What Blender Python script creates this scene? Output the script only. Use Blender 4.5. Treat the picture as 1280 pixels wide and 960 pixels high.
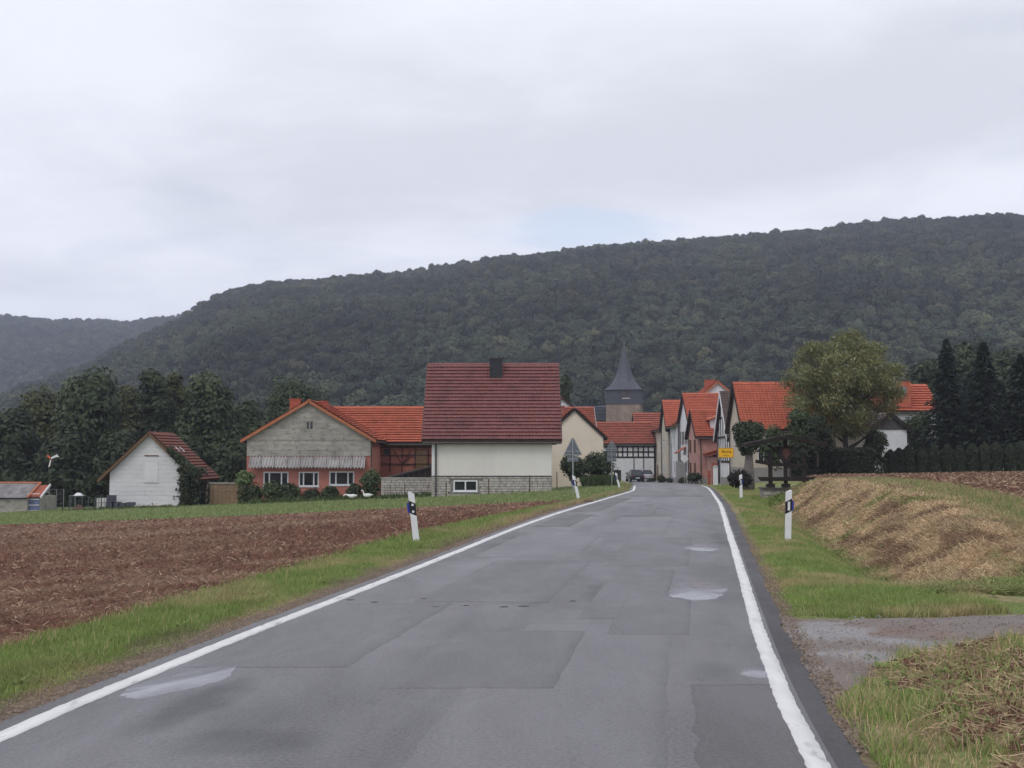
import bpy, math, random
import numpy as np
from mathutils import Vector
S = bpy.context.scene
for o in list(bpy.data.objects): bpy.data.objects.remove(o)
R = math.radians
# ---------------------------------------------------------------- camera, world, sun, exposure
F = 1400.0; CAMZ = 1.7; HOR = 566.0
cam = bpy.data.cameras.new('camera'); co = bpy.data.objects.new('camera', cam); S.collection.objects.link(co)
cam.sensor_width = 36; cam.lens = 36*F/1280; cam.clip_start = .1; cam.clip_end = 6000
co.location = (0, 0, CAMZ); co.rotation_euler = (R(90)+math.atan((HOR-480)/F), 0, 0)
S.camera = co
SUN_EL, SUN_AZ = R(52), R(215)      # azimuth clockwise from +Y: behind the camera, to the left
w = bpy.data.worlds.new('World'); S.world = w; w.use_nodes = True
nt = w.node_tree; nt.nodes.clear()
def N(t, **k):
    n = nt.nodes.new(t)
    for a, b in k.items(): setattr(n, a, b)
    return n
out = N('ShaderNodeOutputWorld'); bg = N('ShaderNodeBackground'); bg.inputs[1].default_value = .1
sky = N('ShaderNodeTexSky', sky_type='NISHITA'); sky.sun_disc = False; sky.sun_elevation = SUN_EL; sky.sun_rotation = SUN_AZ
tc = N('ShaderNodeTexCoord'); sep = N('ShaderNodeSeparateXYZ'); nt.links.new(tc.outputs['Generated'], sep.inputs[0])
def math_(op, a, b=None):
    n = N('ShaderNodeMath', operation=op)
    for i, v in enumerate((a, b)):
        if v is None: continue
        if isinstance(v, (int, float)): n.inputs[i].default_value = v
        else: nt.links.new(v, n.inputs[i])
    return n.outputs[0]
zz = math_('ADD', math_('MAXIMUM', sep.outputs[2], 0.0), .22)
cx = math_('DIVIDE', sep.outputs[0], zz); cy = math_('DIVIDE', sep.outputs[1], zz)
cmb = N('ShaderNodeCombineXYZ'); nt.links.new(cx, cmb.inputs[0]); nt.links.new(cy, cmb.inputs[1])
def wnoise(scale, loc, detail=5, rough=.5):
    mp = N('ShaderNodeMapping'); mp.inputs['Location'].default_value = loc; mp.inputs['Scale'].default_value = (scale, scale*1.25, scale)
    nt.links.new(cmb.outputs[0], mp.inputs[0])
    n = N('ShaderNodeTexNoise'); n.inputs['Scale'].default_value = 1; n.inputs['Detail'].default_value = detail
    n.inputs['Roughness'].default_value = rough; n.inputs['Distortion'].default_value = .35
    nt.links.new(mp.outputs[0], n.inputs['Vector']); return n.outputs['Fac']
n1 = wnoise(.75, (27.0408, 38.5324, 0)); n2 = wnoise(2.6, (0.4, 7.7, 2), 7, .58)
nn = math_('ADD', math_('MULTIPLY', n1, .72), math_('MULTIPLY', n2, .28))
cr = N('ShaderNodeValToRGB'); cr.color_ramp.interpolation = 'EASE'
e = cr.color_ramp.elements; e[0].position = .34; e[0].color = (.665, .688, .758, 1); e[1].position = .60; e[1].color = (.86, .885, .965, 1)
nt.links.new(nn, cr.inputs[0])
vm = N('ShaderNodeVectorMath', operation='SCALE'); vm.inputs['Scale'].default_value = 11.3; nt.links.new(cr.outputs[0], vm.inputs[0])
gap = wnoise(1.3, (8.3, 2.2, 5), 3); gr = N('ShaderNodeMapRange'); gr.inputs[1].default_value = .60; gr.inputs[2].default_value = .74
gr.inputs[3].default_value = 1.0; gr.inputs[4].default_value = .75
nt.links.new(gap, gr.inputs[0])
# one thin break in the cloud low over the ridge
yy_ = math_('MAXIMUM', sep.outputs[1], .05); ax = math_('DIVIDE', math_('SUBTRACT', math_('DIVIDE', sep.outputs[0], yy_), .075), .105); ay = math_('DIVIDE', math_('SUBTRACT', math_('DIVIDE', sep.outputs[2], yy_), .200), .020)
rr_ = math_('ADD', math_('ADD', math_('MULTIPLY', ax, ax), math_('MULTIPLY', ay, ay)), math_('MULTIPLY', math_('SUBTRACT', n2, .5), 3.0))
br = N('ShaderNodeMapRange'); br.interpolation_type = 'SMOOTHERSTEP'; nt.links.new(rr_, br.inputs[0]); br.inputs[1].default_value = 0.; br.inputs[2].default_value = 1.5; br.inputs[3].default_value = .62; br.inputs[4].default_value = 0.
hzn = N('ShaderNodeMapRange'); nt.links.new(sep.outputs[2], hzn.inputs[0]); hzn.inputs[1].default_value = 0.; hzn.inputs[2].default_value = .34; hzn.inputs[3].default_value = 13.3; hzn.inputs[4].default_value = 11.45; nt.links.new(hzn.outputs[0], vm.inputs['Scale'])
bm_ = N('ShaderNodeMix', data_type='RGBA'); nt.links.new(br.outputs[0], bm_.inputs[0]); nt.links.new(vm.outputs[0], bm_.inputs[6]); bm_.inputs[7].default_value = (6.9, 8.4, 10.6, 1)
mx = N('ShaderNodeMix', data_type='RGBA'); nt.links.new(gr.outputs[0], mx.inputs[0]); nt.links.new(sky.outputs[0], mx.inputs[6]); nt.links.new(bm_.outputs[2], mx.inputs[7])
nt.links.new(mx.outputs[2], bg.inputs[0]); nt.links.new(bg.outputs[0], out.inputs[0])
sl = bpy.data.lights.new('sun', 'SUN'); sl.energy = 1.1; sl.angle = R(25); sl.color = (1, .96, .9)
so = bpy.data.objects.new('sun', sl); S.collection.objects.link(so)
sd = Vector((math.sin(SUN_AZ)*math.cos(SUN_EL), math.cos(SUN_AZ)*math.cos(SUN_EL), math.sin(SUN_EL)))
so.rotation_euler = sd.to_track_quat('Z', 'Y').to_euler(); so.location = sd*300
S.view_settings.view_transform = 'Standard'; S.view_settings.look = 'None'; S.view_settings.exposure = 0; S.view_settings.gamma = 1
S.render.engine = 'CYCLES'
try: S.cycles.volume_bounces = 1; S.cycles.max_bounces = 8; S.cycles.use_denoising = True
except Exception: pass

# ---------------------------------------------------------------- helpers
rng = np.random.default_rng(7); random.seed(7)
def link(o, parent=None):
    S.collection.objects.link(o)
    if parent: o.parent = parent
    return o
def tag(o, label=None, cat=None, group=None, kind=None):
    if label: o['label'] = label
    if cat: o['category'] = cat
    if group: o['group'] = group
    if kind: o['kind'] = kind
    return o
def thing(name, label, cat, loc, rz=0, group=None):
    o = bpy.data.objects.new(name, None); o.empty_display_size = .3; link(o)
    o.location = loc; o.rotation_euler = (0, 0, rz); return tag(o, label, cat, group)
def copy_tree(o, parent=None):
    c = o.copy(); S.collection.objects.link(c); c.parent = parent
    for ch in list(o.children): copy_tree(ch, c)
    return c
class MB:
    def __init__(s): s.v = []; s.f = []
    def poly(s, pts):
        i = len(s.v); s.v += [tuple(p) for p in pts]; s.f.append(tuple(range(i, i+len(pts)))); return s
    def hexa(s, p):   # 8 points: bottom ring 0-3, top ring 4-7
        i = len(s.v); s.v += [tuple(q) for q in p]
        for f in ((0,3,2,1),(4,5,6,7),(0,1,5,4),(1,2,6,5),(2,3,7,6),(3,0,4,7)): s.f.append(tuple(i+k for k in f))
        return s
    def box(s, x0, x1, y0, y1, z0, z1):
        return s.hexa([(x0,y0,z0),(x1,y0,z0),(x1,y1,z0),(x0,y1,z0),(x0,y0,z1),(x1,y0,z1),(x1,y1,z1),(x0,y1,z1)])
    def mbox(s, mp, a0, a1, z0, z1, o0, o1):   # box through a facade map (s, z, outward)
        return s.hexa([mp(a0,z0,o1),mp(a1,z0,o1),mp(a1,z0,o0),mp(a0,z0,o0),mp(a0,z1,o1),mp(a1,z1,o1),mp(a1,z1,o0),mp(a0,z1,o0)])
    def mprism(s, mp, pts, o0, o1):            # polygon (s,z) extruded outward
        n = len(pts); i = len(s.v)
        s.v += [tuple(mp(a, z, o1)) for a, z in pts] + [tuple(mp(a, z, o0)) for a, z in pts]
        s.f.append(tuple(range(i, i+n))); s.f.append(tuple(range(i+2*n-1, i+n-1, -1)))
        for k in range(n):
            k2 = (k+1) % n; s.f.append((i+k2, i+k, i+n+k, i+n+k2))
        return s
    def bar(s, a, b, wx, wy=None, up=(0,0,1)):
        a = Vector(a); b = Vector(b); d = (b-a).normalized(); wy = wy or wx
        u = d.cross(Vector(up)); u = u.normalized() if u.length > 1e-4 else Vector((1,0,0)); v = u.cross(d)
        p = []
        for q in (a, b):
            for su, sv in ((-1,-1),(1,-1),(1,1),(-1,1)): p.append(q+u*su*wx/2+v*sv*wy/2)
        return s.hexa(p)
    def tube(s, path, rad, seg=8, cap=True):
        i0 = len(s.v); path = [Vector(p) for p in path]; n = len(path); pu = None
        for k, p in enumerate(path):
            d = (path[min(k+1,n-1)]-path[max(k-1,0)]).normalized()
            u = (pu - d*pu.dot(d)) if pu else d.cross(Vector((0,0,1)) if abs(d.z) < .9 else Vector((1,0,0)))
            u.normalize(); pu = u; v = d.cross(u)
            for j in range(seg):
                t = 2*math.pi*j/seg; s.v.append(tuple(p+(u*math.cos(t)+v*math.sin(t))*rad[k]))
        for k in range(n-1):
            for j in range(seg):
                a = i0+k*seg+j; b = i0+k*seg+(j+1)%seg; s.f.append((a, b, b+seg, a+seg))
        if cap:
            s.f.append(tuple(range(i0+seg-1, i0-1, -1))); s.f.append(tuple(range(i0+(n-1)*seg, i0+n*seg)))
        return s
    def build(s, name, mat, parent=None, smooth=False, loc=None, rz=0):
        me = bpy.data.meshes.new(name); me.from_pydata(s.v, [], s.f); me.materials.append(mat)
        if smooth: me.polygons.foreach_set('use_smooth', [True]*len(me.polygons))
        me.update(); o = bpy.data.objects.new(name, me); link(o, parent)
        if loc: o.location = loc
        o.rotation_euler = (0, 0, rz); return o
def np_mesh(name, verts, faces, mat, cols=None, parent=None, smooth=False, loc=None):
    verts = np.ascontiguousarray(verts, dtype=np.float32); faces = np.ascontiguousarray(faces, dtype=np.int32)
    me = bpy.data.meshes.new(name); nv, (nf, k) = len(verts), faces.shape
    me.vertices.add(nv); me.vertices.foreach_set('co', verts.ravel())
    me.loops.add(nf*k); me.loops.foreach_set('vertex_index', faces.ravel())
    me.polygons.add(nf); me.polygons.foreach_set('loop_start', np.arange(nf, dtype=np.int32)*k)
    if smooth: me.polygons.foreach_set('use_smooth', np.ones(nf, dtype=bool))
    me.update(calc_edges=True)
    if cols is not None:
        a = me.attributes.new('col', 'FLOAT_COLOR', 'POINT')
        c = np.ones((nv, 4), dtype=np.float32); c[:, :3] = cols; a.data.foreach_set('color', c.ravel())
    me.materials.append(mat); o = bpy.data.objects.new(name, me); link(o, parent)
    if loc is not None: o.location = loc
    return o
def grid_faces(nr, nc):
    a = np.arange(nr*nc).reshape(nr, nc)
    return np.stack([a[:-1,:-1], a[:-1,1:], a[1:,1:], a[1:,:-1]], -1).reshape(-1, 4)
def _hash(ix, iy, s):
    h = (ix.astype(np.int64)*374761393 + iy.astype(np.int64)*668265263 + s*1442695041) & 0x7fffffff
    h = ((h ^ (h >> 13))*1274126177) & 0x7fffffff
    return ((h ^ (h >> 16)) & 0xffff)/65535.0
def vnoise(x, y, s=0):
    x = np.asarray(x, float); y = np.asarray(y, float); ix = np.floor(x); iy = np.floor(y)
    fx = x-ix; fy = y-iy; fx = fx*fx*(3-2*fx); fy = fy*fy*(3-2*fy)
    a = _hash(ix, iy, s); b = _hash(ix+1, iy, s); c = _hash(ix, iy+1, s); d = _hash(ix+1, iy+1, s)
    return (a*(1-fx)+b*fx)*(1-fy)+(c*(1-fx)+d*fx)*fy
def fbm(x, y, s=0, o=4):
    t = 0; amp = .5; x = np.asarray(x, float); y = np.asarray(y, float)
    for k in range(o): t = t+amp*vnoise(x*2**k, y*2**k, s+k*17); amp *= .5
    return t/(1-.5**o)
def sstep(a, b, x): t = np.clip((np.asarray(x, float)-a)/(b-a), 0, 1); return t*t*(3-2*t)
def lerp(a, b, t):
    t = np.asarray(t)[..., None]; return np.asarray(a)*(1-t)+np.asarray(b)*t

# ---------------------------------------------------------------- materials
def M(name, c1, c2=None, rough=.8, scale=4, bump=0., bscale=40, spec=.3, metal=0, stretch=(1,1,1), objrand=0., ramp=(.35,.65), stain=None, sscale=1.2, sramp=(.5,.75), attr=False, trans=0., bstretch=None):
    m = bpy.data.materials.new(name); m.use_nodes = True; t = m.node_tree; b = t.nodes['Principled BSDF']
    def nd(ty, **k):
        n = t.nodes.new(ty)
        for a, v in k.items(): setattr(n, a, v)
        return n
    L = t.links.new
    b.inputs['Roughness'].default_value = rough; b.inputs['Specular IOR Level'].default_value = spec; b.inputs['Metallic'].default_value = metal
    tcn = nd('ShaderNodeTexCoord')
    def noise(sc, st, det=6, off=0):
        mp = nd('ShaderNodeMapping'); mp.inputs['Scale'].default_value = st; mp.inputs['Location'].default_value = (off, off*.7, off*.3)
        L(tcn.outputs['Object'], mp.inputs[0]); n = nd('ShaderNodeTexNoise'); n.inputs['Scale'].default_value = sc; n.inputs['Detail'].default_value = det
        n.inputs['Roughness'].default_value = .6; L(mp.outputs[0], n.inputs['Vector']); return n.outputs['Fac']
    def mix(fac, a, bb, mode='MIX'):
        x = nd('ShaderNodeMix', data_type='RGBA', blend_type=mode)
        for sock, v in ((x.inputs[0], fac), (x.inputs[6], a), (x.inputs[7], bb)):
            if isinstance(v, tuple): sock.default_value = (*v, 1)
            elif isinstance(v, (int, float)): sock.default_value = v
            else: L(v, sock)
        return x.outputs[2]
    def rng_(v, a, bb, lo=0., hi=1.):
        r = nd('ShaderNodeMapRange'); L(v, r.inputs[0]); r.inputs[1].default_value = a; r.inputs[2].default_value = bb; r.inputs[3].default_value = lo; r.inputs[4].default_value = hi; return r.outputs[0]
    nz = noise(scale, stretch)
    if attr:
        at = nd('ShaderNodeAttribute', attribute_name='col'); base = at.outputs['Color']
        g = rng_(nz, .3, .7, c1[0], c1[1]); cc = nd('ShaderNodeCombineXYZ'); [L(g, cc.inputs[i]) for i in range(3)]
        col = mix(1., base, cc.outputs[0], 'MULTIPLY')
    else:
        col = mix(rng_(nz, *ramp), c1, c2 or c1)
    if stain: col = mix(rng_(noise(sscale, stretch, 8, 11.3), sramp[0], sramp[1]), col, stain)
    if objrand:
        oi = nd('ShaderNodeObjectInfo'); g = rng_(oi.outputs['Random'], 0, 1, 1-objrand, 1+objrand)
        cc = nd('ShaderNodeCombineXYZ'); [L(g, cc.inputs[i]) for i in range(3)]; col = mix(1., col, cc.outputs[0], 'MULTIPLY')
    L(col, b.inputs['Base Color'])
    if bump:
        bp = nd('ShaderNodeBump'); bp.inputs['Strength'].default_value = bump; bp.inputs['Distance'].default_value = .03
        L(noise(bscale, bstretch or stretch, 6, 3.), bp.inputs['Height']); L(bp.outputs[0], b.inputs['Normal'])
    if trans:
        tr = nd('ShaderNodeBsdfTranslucent'); L(col, tr.inputs[0]); ms = nd('ShaderNodeMixShader'); ms.inputs[0].default_value = trans
        L(b.outputs[0], ms.inputs[1]); L(tr.outputs[0], ms.inputs[2]); L(ms.outputs[0], t.nodes['Material Output'].inputs[0])
    return m
m_leaf = M('leaf', (.75, 1.25), scale=.8, rough=.6, spec=.25, attr=True, trans=.25)
m_grass = M('grass_blade', (.85, 1.15), scale=2, rough=.6, spec=.15, attr=True, trans=.3)
m_soilattr = M('turf_and_soil', (.62, 1.3), scale=14, rough=.95, spec=.1, attr=True, bump=.9, bscale=30)
m_fieldattr = M('ploughed_soil', (.55, 1.4), scale=9, rough=.95, spec=.12, attr=True, bump=1., bscale=16)
m_clod = M('clod', (.7, 1.25), scale=20, rough=.95, spec=.1, attr=True)
m_track = M('track_gravel', (.75, 1.25), scale=22, rough=.55, spec=.3, attr=True, bump=.45, bscale=45)
m_bark = M('bark', (.035, .028, .022), (.09, .075, .06), rough=.95, scale=6, stretch=(1,1,.2), bump=.5)
m_paint = M('road_paint', (.62, .61, .60), (.72, .71, .70), rough=.6, scale=3, stain=(.30, .29, .29), sscale=6, sramp=(.56, .8), stretch=(1.6, .5, 1), bump=.3, bscale=80)
m_glass = M('window_glass', (.012, .014, .018), (.03, .033, .04), rough=.06, spec=.5, scale=1.5)
m_whiteframe = M('white_frame', (.72, .72, .73), (.62, .62, .63), rough=.5, scale=5)
m_wood_dark = M('dark_wood', (.013, .010, .009), (.032, .024, .020), rough=.85, scale=5, stretch=(1,1,6), bump=.4)
m_wood_brown = M('brown_wood', (.10, .055, .03), (.19, .11, .065), rough=.85, scale=4, stretch=(1,1,6), bump=.4)
m_zinc = M('zinc', (.16, .17, .18), (.25, .26, .27), rough=.5, metal=.6, scale=5)
m_zinc_dark = M('dark_gutter', (.05, .045, .045), (.085, .075, .07), rough=.5, scale=5)
m_maroon = M('maroon_tile', (.165, .060, .055), (.215, .080, .073), rough=.55, scale=2.5, bump=.2, stain=(.10, .045, .045), sscale=.8, sramp=(.5, .8))
m_orange = M('orange_tile', (.37, .092, .05), (.46, .125, .07), rough=.75, scale=2.2, bump=.2, stain=(.26, .08, .045), sscale=1.3, sramp=(.52, .75))
m_orange2 = M('red_orange_tile', (.41, .10, .055), (.50, .135, .072), rough=.7, scale=2.2, bump=.2, stain=(.30, .085, .055), sscale=1.1, sramp=(.5, .8))
m_orange3 = M('weathered_orange_tile', (.29, .08, .05), (.38, .105, .065), rough=.8, scale=1.4, bump=.2, stain=(.2, .075, .05), sscale=1.7, sramp=(.45, .7))
m_brown_tile = M('weathered_brown_tile', (.15, .055, .04), (.235, .085, .06), rough=.85, scale=2, bump=.2, stain=(.10, .06, .045), sscale=1.6, sramp=(.45, .7))
m_greybrown_tile = M('grey_brown_tile', (.095, .07, .062), (.14, .10, .09), rough=.85, scale=2, stain=(.06,.05,.045), sscale=1.6)
m_slate = M('slate', (.040, .044, .060), (.075, .08, .10), rough=.55, scale=3, spec=.4, bump=.3, bscale=12, stretch=(1,1,2))
m_soffit = M('soffit', (.05, .03, .024), (.085, .05, .04), rough=.9)
m_verge_orange = M('verge_orange', (.35, .12, .06), (.42, .16, .08), rough=.8)
m_whitewash = M('white_boards', (.60, .592, .60), (.66, .652, .66), rough=.75, scale=1.6, stretch=(1,1,5), stain=(.45, .445, .43), sscale=2.6, sramp=(.56, .82), objrand=.05, bump=.15)
m_cladding = M('pale_grey_cladding', (.655, .625, .58), (.70, .67, .625), rough=.6, scale=.7, stretch=(1,1,.3), stain=(.61, .58, .54), sscale=.5)
m_block = M('grey_stone_block', (.40, .37, .33), (.53, .495, .45), rough=.9, scale=3.3, bump=.5, stain=(.27, .245, .22), sscale=2.5)
m_block_light = M('pale_stone_block', (.33, .30, .26), (.43, .40, .35), rough=.9, scale=3, bump=.5, stain=(.22, .20, .17), sscale=2.5, objrand=.18)
m_mortar = M('mortar', (.19, .175, .16), (.24, .22, .205), rough=.95)
m_sandstone = M('tower_stone', (.23, .175, .145), (.34, .265, .215), rough=.95, scale=1.3, bump=.5, stain=(.15, .125, .11), sscale=1.4, objrand=.1)
m_redplaster = M('red_plaster', (.40, .155, .122), (.46, .18, .142), rough=.85, scale=1.5, stain=(.32, .13, .095), sscale=1.2, sramp=(.5, .8))
m_fibre = M('fibre_cement_panel', (.29, .272, .24), (.39, .365, .322), rough=.9, scale=1.3, stain=(.15, .14, .12), sscale=2.4, sramp=(.52, .72), objrand=.09, stretch=(1,1,2))
m_corr = M('corrugated_sheet', (.30, .28, .275), (.40, .38, .375), rough=.85, scale=2, stain=(.16, .15, .145), sscale=1.6, sramp=(.52, .75), objrand=.1)
m_brick = M('red_brick', (.26, .09, .065), (.34, .125, .09), rough=.9, scale=6, bump=.3, stain=(.2, .08, .06), sscale=2)
m_chimney_red = M('red_chimney', (.30, .075, .045), (.38, .10, .06), rough=.85, scale=6, bump=.3)
m_yellow = M('cream_render', (.70, .615, .50), (.74, .655, .54), rough=.85, scale=1, stain=(.66, .575, .46), sscale=.8)
m_white = M('white_render', (.64, .64, .655), (.70, .70, .715), rough=.85, scale=1, stain=(.54, .54, .55), sscale=.9)
m_cream = M('beige_render', (.48, .43, .35), (.54, .48, .39), rough=.85, scale=1.5, stain=(.38, .34, .28), sscale=1.3)
m_grey = M('grey_render', (.24, .23, .225), (.30, .29, .28), rough=.85, scale=1.5)
m_pink = M('pink_render', (.40, .22, .19), (.47, .27, .235), rough=.85, scale=1.5, stain=(.33, .18, .16), sscale=1.3)
m_blackboard = M('black_boards', (.012, .011, .012), (.026, .023, .023), rough=.75, scale=4, stretch=(4,1,1))
m_plastic_white = M('white_plastic', (.74, .74, .75), (.66, .66, .67), rough=.45, scale=8, stain=(.55, .54, .52), sscale=6, sramp=(.6, .8))
m_black = M('black_plastic', (.012, .012, .015), (.02, .02, .024), rough=.5)
m_blue = M('blue_reflector', (.015, .03, .28), (.02, .045, .36), rough=.3, spec=.5)
m_reflect = M('reflector_white', (.65, .65, .66), (.72, .72, .73), rough=.3, spec=.5)
m_alu = M('sign_back', (.13, .145, .17), (.17, .185, .21), rough=.5, metal=.3, scale=3)
m_galv = M('galvanised_post', (.27, .28, .29), (.36, .37, .38), rough=.5, metal=.5, scale=6)
m_signyellow = M('sign_yellow', (.78, .40, .012), (.83, .44, .015), rough=.45)
m_bluedoor = M('blue_door', (.11, .14, .26), (.16, .19, .32), rough=.7)
m_rust = M('rusty_steel', (.075, .045, .035), (.13, .08, .06), rough=.9)
m_beigewood = M('tan_boards', (.22, .15, .09), (.30, .21, .13), rough=.85, scale=3, stretch=(1,1,5), objrand=.1)
m_darkcar = M('dark_blue_paint', (.015, .016, .03), (.018, .02, .036), rough=.2, spec=.5)
m_silvercar = M('silver_paint', (.42, .43, .45), (.46, .47, .49), rough=.25, metal=.3)
m_tyre = M('tyre', (.012, .012, .012), (.02, .02, .02), rough=.9)
m_redlamp = M('tail_lamp', (.3, .01, .01), (.35, .015, .012), rough=.25)
m_feather = M('white_plumage', (.75, .75, .74), (.82, .82, .81), rough=.8)
m_orangecloth = M('orange_cloth', (.6, .12, .04), (.66, .16, .06), rough=.8)
m_letter = M('black_letter', (.01, .01, .01), (.015, .015, .015), rough=.5)
# asphalt: wet dull grey, long streaks, worn wheel tracks
def asphalt(name, c1, c2, rlo, rhi, bump=.25, attr=False):
    m = bpy.data.materials.new(name); m.use_nodes = True; t = m.node_tree; b = t.nodes['Principled BSDF']; L = t.links.new
    tcn = t.nodes.new('ShaderNodeTexCoord')
    def nz(sc, st, det=6, dist=0.):
        mp = t.nodes.new('ShaderNodeMapping'); mp.inputs['Scale'].default_value = st; L(tcn.outputs['Object'], mp.inputs[0])
        n = t.nodes.new('ShaderNodeTexNoise'); n.inputs['Scale'].default_value = sc; n.inputs['Detail'].default_value = det; n.inputs['Distortion'].default_value = dist
        n.inputs['Roughness'].default_value = .6; L(mp.outputs[0], n.inputs['Vector']); return n.outputs['Fac']
    def rg(v, a, bb, lo, hi):
        r = t.nodes.new('ShaderNodeMapRange'); L(v, r.inputs[0])
        for i, q in enumerate((a, bb, lo, hi)): r.inputs[i+1].default_value = q
        return r.outputs[0]
    def mx(f, a, bb, mode='MIX'):
        x = t.nodes.new('ShaderNodeMix'); x.data_type = 'RGBA'; x.blend_type = mode
        for sock, v in ((x.inputs[0], f), (x.inputs[6], a), (x.inputs[7], bb)):
            if isinstance(v, tuple): sock.default_value = (*v, 1)
            elif isinstance(v, (int, float)): sock.default_value = v
            else: L(v, sock)
        return x.outputs[2]
    big = nz(.9, (1, .28, 1), 6, .4); fine = nz(38, (1, 1, 1), 5); mid = nz(4.5, (1.6, .5, 1), 5, .3)
    col = mx(rg(big, .35, .66, 0, 1), c1, c2)
    col = mx(rg(mid, .56, .76, 0, .55), col, tuple(v*.62 for v in c1))
    col = mx(rg(fine, .36, .66, 0, .75), col, tuple(v*1.45 for v in c2))
    if attr:
        at = t.nodes.new('ShaderNodeAttribute'); at.attribute_name = 'col'; col = mx(1., col, at.outputs['Color'], 'MULTIPLY')
    L(col, b.inputs['Base Color']); L(rg(nz(1.3, (1, .35, 1), 5, .5), .35, .68, rlo, rhi), b.inputs['Roughness'])
    b.inputs['Specular IOR Level'].default_value = .4
    bp = t.nodes.new('ShaderNodeBump'); bp.inputs['Strength'].default_value = bump; bp.inputs['Distance'].default_value = .02; L(fine, bp.inputs['Height']); L(bp.outputs[0], b.inputs['Normal'])
    return m
m_asphalt = asphalt('asphalt', (.094, .089, .096), (.138, .131, .139), .36, .62, .5, attr=True)
m_patch_dark = asphalt('asphalt_dark', (.075, .070, .072), (.096, .090, .092), .4, .6)
m_patch_mid = asphalt('asphalt_mid', (.093, .088, .094), (.122, .116, .123), .4, .62)
m_patch_light = asphalt('asphalt_light', (.108, .102, .110), (.142, .135, .143), .38, .58)
m_edgeasph = asphalt('asphalt_edge', (.030, .028, .031), (.052, .048, .051), .45, .7, .6)
m_puddle_sheen = M('puddle_sheen', (.21, .21, .235), (.27, .27, .295), rough=.25, spec=.5, scale=6)  # pale base colour stands in for the sky reflected in the puddles
m_damp = asphalt('damp_asphalt', (.04, .039, .042), (.055, .053, .056), .25, .45)

# ---------------------------------------------------------------- ground shape
_y = np.linspace(-60, 400, 4601)
def smooth_curve(ys, xs, sig=2.0):
    v = np.interp(_y, ys, xs); k = int(sig*30); g = np.exp(-.5*(np.arange(-k, k+1)/(sig*10))**2); g /= g.sum()
    lo = v[0]-(v[1]-v[0])*np.arange(k, 0, -1); hi = v[-1]+(v[-1]-v[-2])*np.arange(1, k+1)
    return np.convolve(np.concatenate([lo, v, hi]), g, 'valid')
XL_ = smooth_curve([-60, 6.8, 8, 9.6, 11.3, 12.5, 14.9, 18.6, 24.3, 30.5, 40.6, 61, 100, 133, 150, 400], [-8, -3.14, -2.96, -2.68, -2.37, -2.15, -1.72, -1.08, -.14, 1.0, 2.95, 6.6, 11.0, 14.2, 15.2, 30])
XR_ = smooth_curve([-60, 6.1, 7.4, 10.1, 13.6, 18.3, 25.6, 37.7, 61, 72, 90, 105, 125, 150, 400], [-4, 1.60, 1.79, 2.23, 2.84, 3.65, 4.9, 7.0, 10.8, 12.5, 15.0, 16.7, 18.7, 19.2, 34])
ZR_ = smooth_curve([-60, 30, 38, 61, 72, 100, 133, 170, 400], [0, 0, -.05, -.35, -.5, -1.05, -1.8, -2.2, -2.6], 3.5)
xl = lambda y: np.interp(y, _y, XL_)
xr = lambda y: np.interp(y, _y, XR_)
zr = lambda y: np.interp(y, _y, ZR_)
def Z(x, y):
    x = np.asarray(x, float); y = np.asarray(y, float); base = zr(y); dl = xl(y)-x; dr = x-xr(y)
    # left: gentle fall away from the road
    d = np.clip(dl-2, 0, None); left = -.04*sstep(.2, 1.5, dl)-np.where(d < 45, .056*d-.0003*d*d, .056*45-.0003*45*45)*(1-.5*sstep(100, 150, y))
    # right: verge, ditch, bank, field
    b = sstep(13.2, 18.5, y); dit = b*(1-sstep(46.5, 47.6, y))
    top = np.interp(y, [10, 14, 18, 21, 25, 31, 40, 48, 60, 80, 110], [.08, .15, .42, .56, .70, .77, .74, .62, .42, .1, -.4])-base*.3
    field = np.interp(y, [10, 18, 22, 30, 60, 88, 140], [.15, .45, .64, .82, .80, .78, .6])+.017*np.clip(dr-11, 0, 34)*sstep(20, 50, y)
    ditch = -.03*sstep(0, 1, dr)-.42*dit*sstep(1.15, 2.35, dr)
    up = sstep(2.15, 4.3, dr)**.9; rise = (top-(-.45*dit))*up*b + (field-top)*sstep(4.4, 8.5, dr)*sstep(14, 20, y)
    near = .07*sstep(.5, 1.6, dr)*(1-sstep(7.2, 8.6, y)) + .05*sstep(1.2, 3, dr)*(1-b)
    right = ditch+rise+near
    tail = 1-sstep(115, 160, y)*.8
    return base+np.where(dl > 0, left, np.where(dr > 0, right*tail, 0))
def Zs(x, y): return float(Z(np.array([x]), np.array([y]))[0])
def X(px, D): return (px-640)/F*D
def H(py, D): return CAMZ+(HOR-py)/F*D
ROWS = [-16.0]
while ROWS[-1] < 150: ROWS.append(ROWS[-1]+.0085*max(ROWS[-1], 6.2))
ROWS = np.array(ROWS)
def strip(name, fa, fb, n, mat, y0=-16, y1=150, dz=0., colf=None, rough=0., kind='structure', pw=1., rscale=3.):
    ys = ROWS[(ROWS >= y0) & (ROWS <= y1)]; u = np.linspace(0, 1, n)**pw
    a = fa(ys)[:, None]; b = fb(ys)[:, None]; x = a+(b-a)*u; y = np.repeat(ys[:, None], n, 1); z = Z(x, y)+dz
    if rough:
        edge = np.minimum(1, np.minimum(u, 1-u)*6)[None]; z = z+rough*(fbm(x*rscale, y*rscale, 5, 4)-.5)*2*edge
    v = np.stack([x, y, z], -1).reshape(-1, 3)
    o = np_mesh(name, v, grid_faces(len(ys), n), mat, colf(x.ravel(), y.ravel()) if colf else None, smooth=True); o['kind'] = kind; return o
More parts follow.
